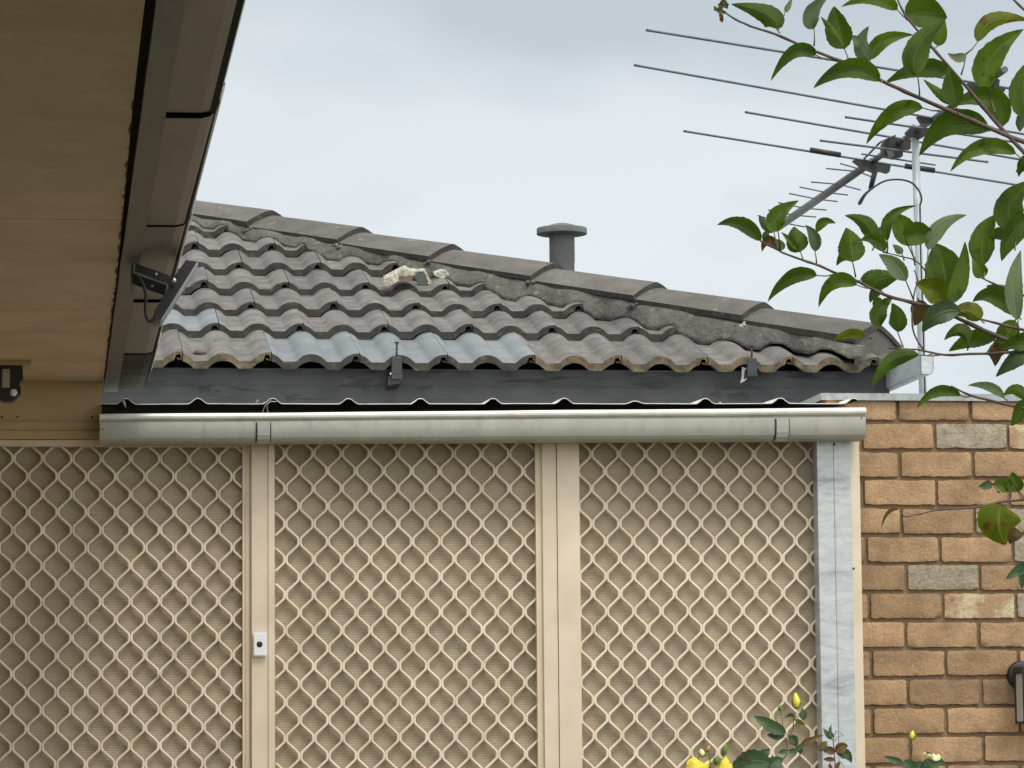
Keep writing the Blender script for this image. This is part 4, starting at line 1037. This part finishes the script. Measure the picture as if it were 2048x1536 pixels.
LV = [ # base, mid, tip, wa, wb, material, petiole end, dz
 ((1553,58),(1533,29),(1461,8),19,19,0,(1560,66),0), ((1570,24),(1577,12),(1585,-6),5,5,1,(1556,60),.03),
 ((1628,58),(1624,24),(1662,-12),14,15,2,(1628,92),0), ((1689,98),(1676,52),(1668,12),21,25,0,(1698,122),.02),
 ((1686,96),(1664,60),(1641,33),6,9,0,None,.0),
 ((1632,110),(1586,106),(1541,163),13,12,0,(1655,120),-.02), ((1760,163),(1700,137),(1626,177),19,17,0,(1765,162),-.03),
 ((1740,120),(1768,80),(1828,70),13,14,0,(1745,150),.05), ((1740,120),(1722,90),(1738,52),15,14,2,None,.04), ((1722,95),(1714,80),(1700,72),8,10,1,None,.03),
 ((1795,20),(1745,-3),(1682,14),13,12,0,(1812,37),0), ((1810,30),(1852,24),(1894,36),30,28,0,(1814,40),.05),
 ((1835,151),(1836,92),(1896,33),22,24,0,(1839,190),-.05), ((1876,92),(1882,65),(1890,40),14,12,0,(1862,96),.02),
 ((1897,146),(1838,138),(1768,168),17,16,0,(1905,160),.06), ((1912,212),(1905,175),(1897,136),18,20,0,(1916,232),-.03),
 ((1905,206),(1878,186),(1846,158),9,9,0,None,.01), ((2004,254),(1978,196),(1893,216),22,20,0,(2000,258),.02),
 ((1977,262),(1900,248),(1838,313),24,22,0,(1980,258),.05), ((1846,216),(1785,228),(1732,289),16,14,0,(1880,222),.03),
 ((1955,84),(1988,40),(2062,42),15,14,3,(1932,108),0), ((1932,108),(1915,114),(1895,106),7,10,1,(1922,150),.0),
 ((1975,180),(1982,116),(2048,58),26,24,0,(1990,225),.03), ((2056,236),(2046,178),(2064,118),25,26,0,None,.04),
 ((2062,226),(2044,242),(2040,264),12,12,2,None,.06), ((2032,308),(1962,296),(1900,344),16,13,0,(2048,320),.0),
 ((2058,312),(2044,330),(2037,354),9,9,0,None,.02), ((2030,456),(2020,410),(2062,360),27,26,0,(2030,500),.04),
 ((1968,530),(1966,478),(1994,428),23,22,0,(1968,556),.05), ((1986,476),(2003,466),(2024,470),11,11,0,None,.07),
 ((2064,432),(2025,468),(2003,523),19,22,0,None,.02), ((2036,640),(2028,570),(2042,500),16,16,1,(2034,690),-.05),
 ((1856,500),(1882,452),(1934,430),13,14,1,(1850,560),.0), ((1775,482),(1780,434),(1834,411),9,11,0,(1774,505),-.02),
 ((1822,492),(1805,455),(1785,426),22,20,0,(1830,530),.03), ((1806,470),(1840,468),(1874,474),22,20,0,(1830,520),.0),
 ((1745,480),(1730,447),(1689,431),15,14,0,(1768,505),.02), ((1770,502),(1748,478),(1720,482),12,12,0,(1775,506),.01),
 ((1752,478),(1762,462),(1772,450),8,8,2,(1745,500),.03), ((1812,562),(1790,530),(1757,509),14,17,1,(1826,597),-.06),
 ((1804,508),(1797,498),(1785,489),6,8,1,(1808,520),.02), ((1892,578),(1884,530),(1868,486),36,32,0,(1896,605),.02),
 ((1900,606),(1922,548),(1930,482),15,17,7,(1900,640),-.03), ((1965,556),(1956,536),(1944,513),14,12,0,None,.03),
 ((1722,556),(1762,556),(1806,546),16,20,0,(1718,562),.03), ((1892,606),(1868,580),(1830,566),24,22,3,(1870,615),.0),
 ((1762,580),(1748,588),(1740,606),9,9,2,(1770,588),.05), ((1762,652),(1758,622),(1788,592),15,16,0,(1764,655),.0),
 ((1795,664),(1797,634),(1783,606),14,18,0,(1806,694),.03), ((1764,600),(1752,603),(1746,612),6,6,0,None,.02),
 ((1838,600),(1838,626),(1828,652),16,15,4,(1835,597),.05), ((1920,622),(1875,630),(1845,666),20,18,2,(1945,628),-.03),
 ((1962,640),(1932,622),(1902,634),18,14,3,(1968,645),-.02), ((2038,632),(1988,592),(1945,604),18,16,0,(2042,640),.0),
 ((2036,628),(2008,590),(1972,572),17,18,2,None,.03), ((2030,640),(2010,678),(1986,722),20,20,0,(2032,635),.05),
 ((1936,682),(1918,664),(1888,681),16,8,0,(1935,700),-.02), ((1992,676),(1945,680),(1897,703),17,14,0,(1972,708),.02),
 ((1982,690),(1990,706),(1990,733),14,13,4,None,.03), ((2058,698),(2025,720),(1991,754),12,18,2,None,.0),
 ((1838,710),(1782,722),(1742,780),13,14,0,(1880,710),-.04), ((1730,672),(1698,668),(1663,684),9,9,3,(1745,676),.05),
 ((1922,792),(1875,784),(1833,817),11,9,0,(1942,792),.0), ((2008,796),(1978,774),(1935,771),9,8,1,(2015,800),.0),
 ((2054,802),(2032,780),(2006,792),11,10,0,None,.0), ((2056,800),(2040,828),(2022,852),15,13,0,None,.0),
 ((1522,482),(1482,447),(1434,450),13,13,0,(1545,495),.0), ((1556,463),(1556,430),(1598,401),17,17,0,(1560,500),-.02),
 ((1548,464),(1530,448),(1518,430),9,9,2,(1552,490),.02), ((1536,484),(1532,470),(1540,458),7,7,2,None,.03),
 ((1558,500),(1536,482),(1524,504),10,9,4,(1562,500),.02), ((1566,500),(1559,488),(1550,478),8,8,1,None,.0),
 ((1601,504),(1592,478),(1588,453),20,19,0,(1606,521),.0), ((1598,498),(1582,480),(1562,464),5,8,0,None,.0), ((1630,503),(1628,474),(1610,450),11,11,2,(1633,529),.0),
 ((1634,464),(1648,443),(1672,447),8,9,0,None,.0), ((1705,524),(1701,490),(1692,455),24,23,0,(1711,554),-.02),
 ((1698,515),(1685,514),(1673,532),9,9,0,None,.02), ((1634,551),(1582,558),(1535,604),15,11,0,(1668,549),-.02),
 ((1714,570),(1668,566),(1637,615),15,12,0,(1742,577),-.02), ((1735,560),(1750,552),(1762,540),9,10,0,None,.0),
 ((1985,967),(1972,971),(1957,973),8,8,2,(1998,985),.03), ((2024,976),(2004,968),(1984,969),12,14,0,(2030,982),.0),
 ((2036,984),(2030,965),(2024,944),14,16,0,(2045,1000),.0), ((2004,1009),(1998,1048),(2012,1090),38,38,3,(2003,1006),-.02),
 ((2038,1060),(2028,1072),(2018,1088),13,12,4,None,-.03), ((2060,1124),(2036,1140),(2011,1159),9,11,5,None,.0), ((2062,1130),(2048,1150),(2044,1178),10,10,5,None,.0),
 ((1797,1019),(1776,1026),(1762,1058),4,3,4,None,.0),
]
tree = thing('leafy_fruit_tree', 'green leaved fruit tree branches hanging in from the right in front of the antenna', 'tree', (1.75, 3.95, 0))
mb = MB(); mb.uv = []
for i, (b, md, t, wa, wb, mt, pe, dz) in enumerate(LV):
    fold = .75 if mt in (0, 3) else .4
    if mt == 0 and i % 3 == 1: mt = 7
    leaf(mb, b, md, t, wa, wb, TD, LEAFM[mt], fold=fold*(1 if i % 4 else -.5), curl=random.uniform(-.1, .3), seed=i, dz=dz, shape=random.uniform(.66, .82))
    if pe:
        A = P(b[0], b[1], TD+dz); B = P(pe[0], pe[1], TD); mdp = (A+B)/2+Vector((.0006, 0, -.0012))
        pet = MB(); pet.tube([A, mdp, B], [.0007, .0008, .0011], M['rstem'], 5); pet.build('leaf_stalk', tree)
# small bud cluster at the top twig
for i in range(16):
    x, y = 1444+random.uniform(-13, 13), 14+random.uniform(-20, 22); a = random.uniform(0, 6.28)
    leaf(mb, (x, y), (x+6*math.cos(a)+1, y+6*math.sin(a)), (x+12*math.cos(a), y+12*math.sin(a)), 3.6, 3.6, TD, LEAFM[random.choice((1, 2, 4, 4))], seed=i+200, dz=random.uniform(-.02, .02))
LEAVES = mb
TR = lambda z: Vector((1.75-.05*(z-1.5), 3.95-.03*z, z))
mb = MB(); mb.tube([TR(0), TR(.6), TR(1.2), TR(1.8), TR(2.4), TR(3.2)], [.055, .046, .040, .034, .026, .010], M['bark'], 12)
trunk = mb.build('trunk', tree)
rl = random.Random(3)
def to_px(w):
    cc = RM.T@(np.array(w)-EYE); return CX+F*cc[0]/cc[2], CY-F*cc[1]/cc[2]
def hang(ps):
    for i in range(len(ps)-1):
        A, B = ps[i], ps[i+1]; n_ = int((B-A).length/.022)
        for q in range(n_):
            w = A.lerp(B, (q+rl.random())/max(1, n_)); x, y = to_px(w)
            if x < 2110 or w.x > 1.60: continue
            a = rl.uniform(0, 6.28); Ln = rl.uniform(75, 115); dz = rl.uniform(-.03, .03)
            sx_, sy_ = x+rl.uniform(-16, 16), y+rl.uniform(-22, 22)
            dx, dy = Ln*math.cos(a), Ln*math.sin(a)*.7+12
            leaf(LEAVES, (sx_, sy_), (sx_+dx*.5, sy_+dy*.5-12), (sx_+dx, sy_+dy), rl.uniform(15, 24), rl.uniform(14, 22), w.y, LEAFM[rl.choice((0, 0, 7, 2))], seed=i*9+q, dz=dz)
            st = MB(); st.tube([w, P(sx_, sy_, w.y+dz)], .0008, M['rstem'], 4)
            STK.append(st)
STK = []
def kn(pts, r0, r1, join=None, n=3, D=TD, nm='branch'):
    ps = smooth_path([P(x, y, D) for x, y in pts], n); N_ = len(ps)
    ps = [p+Vector((.0007*nse(i*.9, 1), 0, .0007*nse(i*.9, 5))) for i, p in enumerate(ps)]
    rad = [(r0+(r1-r0)*i/(N_-1))*(1+.12*nse(i*.8, 3)+(.22 if i % 7 == 3 else 0)) for i in range(N_)]
    if join is not None:
        ps += [ps[-1]*.5+join*.5+Vector((0, 0, -.03)), join]; rad += [r1*2, r1*3]; hang(ps[-4:])
    mb = MB(); mb.tube(ps, rad, M['bark'], 8); mb.build(nm, tree)
kn([(1446,22),(1470,38),(1500,52),(1550,68),(1600,90),(1650,110),(1700,130),(1760,160),(1810,183),(1860,205),(1930,235),(1980,256),(2048,284),(2120,300)], .0010, .0030, TR(2.05))
kn([(1790,-12),(1806,22),(1818,40),(1862,92),(1895,130),(1940,182),(1975,225),(2008,262),(2060,318)], .0011, .0026, TR(1.95))
kn([(2016,-12),(2036,8),(2060,30)], .0010, .0018, TR(2.5))
kn([(1520,482),(1545,494),(1565,505),(1605,520),(1640,532),(1680,550),(1720,565),(1770,590),(1825,605),(1880,620),(1930,643),(1985,668),(2048,692),(2120,700)], .0009, .0028, TR(1.75))
kn([(1778,697),(1810,698),(1845,701),(1890,710),(1940,708),(2000,706),(2060,700)], .0008, .0018, TR(1.7))
kn([(1828,540),(1835,560),(1828,590),(1824,640),(1830,672),(1847,700)], .0007, .0011)
kn([(1768,505),(1800,512),(1832,522),(1850,540)], .0006, .0010)
kn([(1950,636),(2000,648),(2060,664)], .0010, .0018, TR(1.8))
kn([(1955,552),(1985,566),(2020,580),(2070,600)], .0008, .0016, TR(1.85))
kn([(1902,772),(1940,790),(2000,806),(2070,822)], .0010, .0018, TR(1.55))
kn([(1803,1026),(1812,1033),(1840,1028),(1875,1020),(1940,1016),(1975,1010),(2010,1003),(2070,997)], .0005, .0016, TR(1.35))
kn([(2030,968),(2040,985),(2060,1010)], .0005, .0009)

# side branches of the crown beyond the picture edge
for zz, ang, ln_ in ((2.9, .4, .7), (2.7, 2.4, .6), (2.45, -.7, .7), (2.2, .9, .8), (3.05, 1.6, .5), (1.95, -.2, .7), (2.6, 3.6, .45)):
    A = TR(zz); d = Vector((math.cos(ang), math.sin(ang)*.8, .45))*ln_
    ps = [A, A+d*.35+Vector((0, 0, .02)), A+d*.7, A+d]
    bb = MB(); bb.tube(smooth_path(ps, 4), [.010-.0007*i for i in range(13)], M['bark'], 7); bb.build('branch', tree)
    for q in range(26):
        w = A+d*(.25+.75*q/26); x, y = to_px(w); a = rl.uniform(0, 6.28); k_ = 3.75/w.y; Ln = rl.uniform(75, 110)*k_
        if x < 2200: continue
        dx, dy = Ln*math.cos(a), Ln*math.sin(a)*.7+12
        leaf(LEAVES, (x, y), (x+dx*.5, y+dy*.5-12), (x+dx, y+dy), 19*k_, 18*k_, w.y, LEAFM[rl.choice((0, 0, 7, 2))], seed=q, dz=rl.uniform(-.02, .02))
LEAVES.build('leaves', tree, recalc=False)
st_ = MB()
for t_s in STK:
    o_ = len(st_.v); kq = st_.mi(M['rstem']); st_.v += t_s.v; st_.f += [tuple(o_+i for i in f) for f in t_s.f]; st_.m += [kq]*len(t_s.f); st_.sm += t_s.sm; st_.t += t_s.t
sk = st_.build('inner_leaf_stalks', tree); sk['kind'] = 'stuff'

# ------------------------------------------------------------------ roses
RD = 9.7
def petal_mb(parts, D, mat, nm, parent):
    mb = MB(); mb.uv = []
    for i, (b, md, t, wa, wb) in enumerate(parts): leaf(mb, b, md, t, wa, wb, D, mat, fold=-.5, curl=.1, seed=i+7, dz=.004*i, ser=.03, shape=.9)
    return mb.build(nm, parent, recalc=False)
def stems(lst, parent, D):
    for pts, r0, r1 in lst:
        mb = MB(); mb.tube(smooth_path([P(x, y, D) if isinstance(y, (int, float)) and len(q) == 2 else q for q in [p for p in pts] for x, y in [q[:2]]], 4), [r0+(r1-r0)*i/(4*(len(pts)-1)) for i in range(4*(len(pts)-1)+1)], M['rstem'], 6)
        mb.build('stem', parent)
def down(px, py, D, gx_):  # continue a stem to the ground
    a = P(px, py, D); g_ = Vector((gx_, D+.1, 0)); return [a, a*.66+g_*.34+Vector((.02, 0, .02)), a*.33+g_*.67+Vector((-.02, 0, 0)), g_]
def rose(label, parts_leaves, stem_px, base_px, gx_, D, extra):
    r = thing('rose_bush', label, 'rose bush', (gx_, D+.1, 0), 'rose bushes in front of the screens')
    for pts, r0, r1 in stem_px:
        ps = smooth_path([P(x, y, D) for x, y in pts], 4)
        mb = MB(); mb.tube(ps, [r0+(r1-r0)*i/(len(ps)-1) for i in range(len(ps))], M['rstem'], 6); mb.build('stem', r)
    mb = MB(); dn = down(base_px[0], base_px[1], D, gx_); mb.tube(smooth_path(dn, 5), [.003+.004*i/15 for i in range(16)], M['rstem'], 7); mb.build('stem', r)
    mb = MB(); mb.uv = []
    for i, (b, md, t, wa, wb, mt) in enumerate(parts_leaves):
        leaf(mb, b, md, t, wa, wb, D, LEAFM[mt], fold=.4, curl=.2, seed=i+gx_, dz=.01*((i % 3)-1), ser=.08, shape=.85)
    rr_ = random.Random(int(gx_*100))
    for i in range(extra):      # foliage below the picture edge
        x = base_px[0]+rr_.uniform(-110, 110); y = rr_.uniform(1580, 2300); a = rr_.uniform(0, 6.28); Ln = rr_.uniform(28, 44)
        leaf(mb, (x, y), (x+Ln*.5*math.cos(a), y+Ln*.5*math.sin(a)-3), (x+Ln*math.cos(a), y+Ln*math.sin(a)), rr_.uniform(8, 12), rr_.uniform(8, 12), D, LEAFM[5], seed=i, dz=rr_.uniform(-.15, .15), ser=.08)
    mb.build('leaves', r, recalc=False)
    return r
def bud(px, py, w, h, D, parent, col_=M['yellow'], ang=0, open_=False):
    c = P(px, py, D); k = D/F; mb = MB()
    ca, sa = math.cos(ang), math.sin(ang)
    def ring(prof, m_, n=10):
        b = MB(); b.lathe((0, 0, 0), prof, m_, n); 
        off = len(mb.v); kk = mb.mi(m_)
        for i, v in enumerate(b.v):
            x, y, z = v; x *= 1+.10*nse(i*.7, z*50); mb.v.append((c.x+x*ca+z*sa, c.y+y, c.z-x*sa+z*ca))
        for f in b.f: mb.f.append(tuple(off+q for q in f)); mb.m.append(kk); mb.sm.append(True); mb.t.append(.5)
    H_ = h*k; W_ = w*k/2
    ring([(.0005, -H_*.5), (W_*.8, -H_*.32), (W_, -H_*.05), (W_*.72, H_*.25), (W_*.25, H_*.48), (.0003, H_*.52)], col_)
    o_ = mb.build('flower_bud', parent, recalc=False)
    mb2 = MB(); mb2.uv = []
    for q in range(5):
        a = q*1.256+.3; dx = math.cos(a)*w*.5; tipx = px+math.sin(ang)*h*.42+dx*1.0
        leaf(mb2, (px-math.sin(ang)*h*.45, py+h*.5), (px+dx*1.15-math.sin(ang)*h*.1, py+h*.12), (tipx, py-h*.38*math.cos(ang)+abs(dx)*.1), w*.17, w*.17, D-.006*math.sin(a+1.5)-.002, LEAFM[5] if False else M['sepal'], fold=.2, seed=q)
    mb2.build('sepals', o_, recalc=False)
r1 = rose('yellow flowering rose bush below the right hand screen, with open bright blooms', [
    ((1542,1530),(1500,1522),(1460,1542),20,26,5), ((1524,1516),(1526,1508),(1541,1498),9,10,5), ((1530,1548),(1548,1526),(1566,1518),12,16,5), ((1490,1520),(1494,1512),(1500,1508),10,12,6)],
    [([(1388,1545),(1392,1530),(1398,1510)],.002,.0014), ([(1432,1560),(1434,1536),(1448,1512)],.002,.0012), ([(1420,1560),(1421,1530),(1417,1506)],.0022,.0014), ([(1520,1575),(1525,1540),(1522,1520)],.0025,.0016)],
    (1430, 1570), P(1430, 1500, RD).x, RD, 60)
petal_mb([((1392,1550),(1388,1530),(1390,1514),17,15), ((1398,1545),(1386,1533),(1373,1528),9,8), ((1405,1555),(1408,1538),(1419,1520),7,8), ((1398,1556),(1398,1538),(1406,1524),10,10)], RD-.02, M['yellow'], 'open_bloom', r1)
petal_mb([((1446,1556),(1450,1532),(1451,1512),10,9), ((1450,1556),(1456,1540),(1464,1527),8,9), ((1440,1552),(1438,1538),(1442,1524),7,7)], RD-.02, M['yellow'], 'open_bloom', r1)
bud(1404, 1506, 13, 17, RD, r1, M['pyellow'], -.3); bud(1417, 1498, 11, 14, RD, r1, M['redtip'], .2); bud(1450, 1500, 10, 24, RD, r1, M['sepal'], .25); bud(1434, 1520, 12, 20, RD-.01, r1, M['sepal'], .1)
r2 = rose('tall rose shoot with a closed yellow bud in front of the right hand screen', [
    ((1572,1466),(1540,1450),(1507,1431),11,12,5), ((1570,1470),(1552,1470),(1534,1470),9,9,5), ((1577,1474),(1588,1482),(1592,1494),9,10,5), ((1575,1501),(1566,1504),(1556,1505),5,5,5),
    ((1576,1501),(1588,1502),(1598,1494),5,6,5), ((1592,1494),(1600,1500),(1600,1510),5,6,5), ((1594,1496),(1602,1492),(1608,1482),4,5,5), ((1606,1440),(1606,1428),(1604,1416),7,7,2), ((1590,1440),(1600,1444),(1612,1450),4,4,3),
    ((1600,1492),(1620,1480),(1648,1470),5,6,6), ((1640,1504),(1644,1492),(1652,1482),6,6,6), ((1590,1434),(1580,1430),(1570,1436),3,3,5)],
    [([(1560,1540),(1564,1522),(1574,1505),(1574,1478),(1583,1465),(1587,1445),(1587,1424)],.0026,.0014), ([(1576,1474),(1567,1455),(1563,1432),(1560,1416)],.0014,.0009), ([(1563,1440),(1572,1432),(1584,1424)],.0010,.0008), ([(1580,1470),(1592,1445),(1598,1425)],.0012,.0010)],
    (1560, 1540), P(1565, 1500, RD).x, RD+.02, 40)
bud(1593, 1402, 16, 33, RD, r2, M['yellow'], -.12); bud(1561, 1416, 8, 14, RD, r2, M['sepal'], 0)
r3 = rose('thin bronze leaved rose shoot in front of the galvanised post', [
    ((1670,1506),(1658,1500),(1647,1494),7,7,6), ((1670,1504),(1684,1494),(1696,1492),9,11,6), ((1673,1508),(1692,1508),(1703,1526),9,10,5), ((1670,1520),(1658,1518),(1646,1519),4,5,6),
    ((1663,1479),(1655,1468),(1646,1456),4,5,5), ((1661,1470),(1660,1460),(1663,1448),2.6,3,5), ((1668,1474),(1662,1468),(1664,1462),4,4,5), ((1672,1540),(1676,1528),(1682,1524),3,4,6), ((1665,1538),(1660,1532),(1662,1526),3,3,6), ((1652,1506),(1650,1494),(1654,1482),5,5,5)],
    [([(1671,1560),(1670,1530),(1668,1500),(1666,1482),(1662,1470)],.0022,.0011), ([(1666,1482),(1671,1465),(1677,1463),(1687,1471)],.0011,.0008), ([(1667,1484),(1676,1474),(1688,1471)],.0010,.0008), ([(1671,1536),(1680,1524),(1690,1538)],.0010,.0008)],
    (1671, 1560), P(1671, 1500, RD).x, RD+.06, 40)
r4 = rose('small rose bush with one upright yellow bud before the brick wall', [
    ((1806,1526),(1788,1520),(1767,1512),6,6,5), ((1822,1545),(1815,1530),(1806,1524),13,12,5), ((1830,1545),(1838,1532),(1846,1524),10,10,5), ((1855,1548),(1866,1530),(1884,1524),12,14,5), ((1862,1534),(1872,1522),(1892,1528),8,8,5), ((1848,1548),(1850,1530),(1858,1516),7,7,5)],
    [([(1826,1560),(1823,1530),(1824,1508),(1825,1488)],.0022,.0013), ([(1860,1560),(1858,1530),(1860,1512)],.0018,.0012), ([(1872,1540),(1870,1524),(1872,1516)],.0012,.001)],
    (1840, 1560), P(1840, 1500, RD).x, RD+.04, 50)
bud(1825, 1471, 11, 20, RD+.03, r4, M['yellow'], .05); 
petal_mb([((1872,1522),(1868,1514),(1868,1507),5,5), ((1873,1522),(1876,1514),(1877,1508),5,5), ((1862,1512),(1855,1510),(1846,1504),3,3)], RD+.02, M['pyellow'], 'pale_bloom', r4)
bud(1858, 1504, 8, 8, RD+.02, r4, M['redtip'], .3)
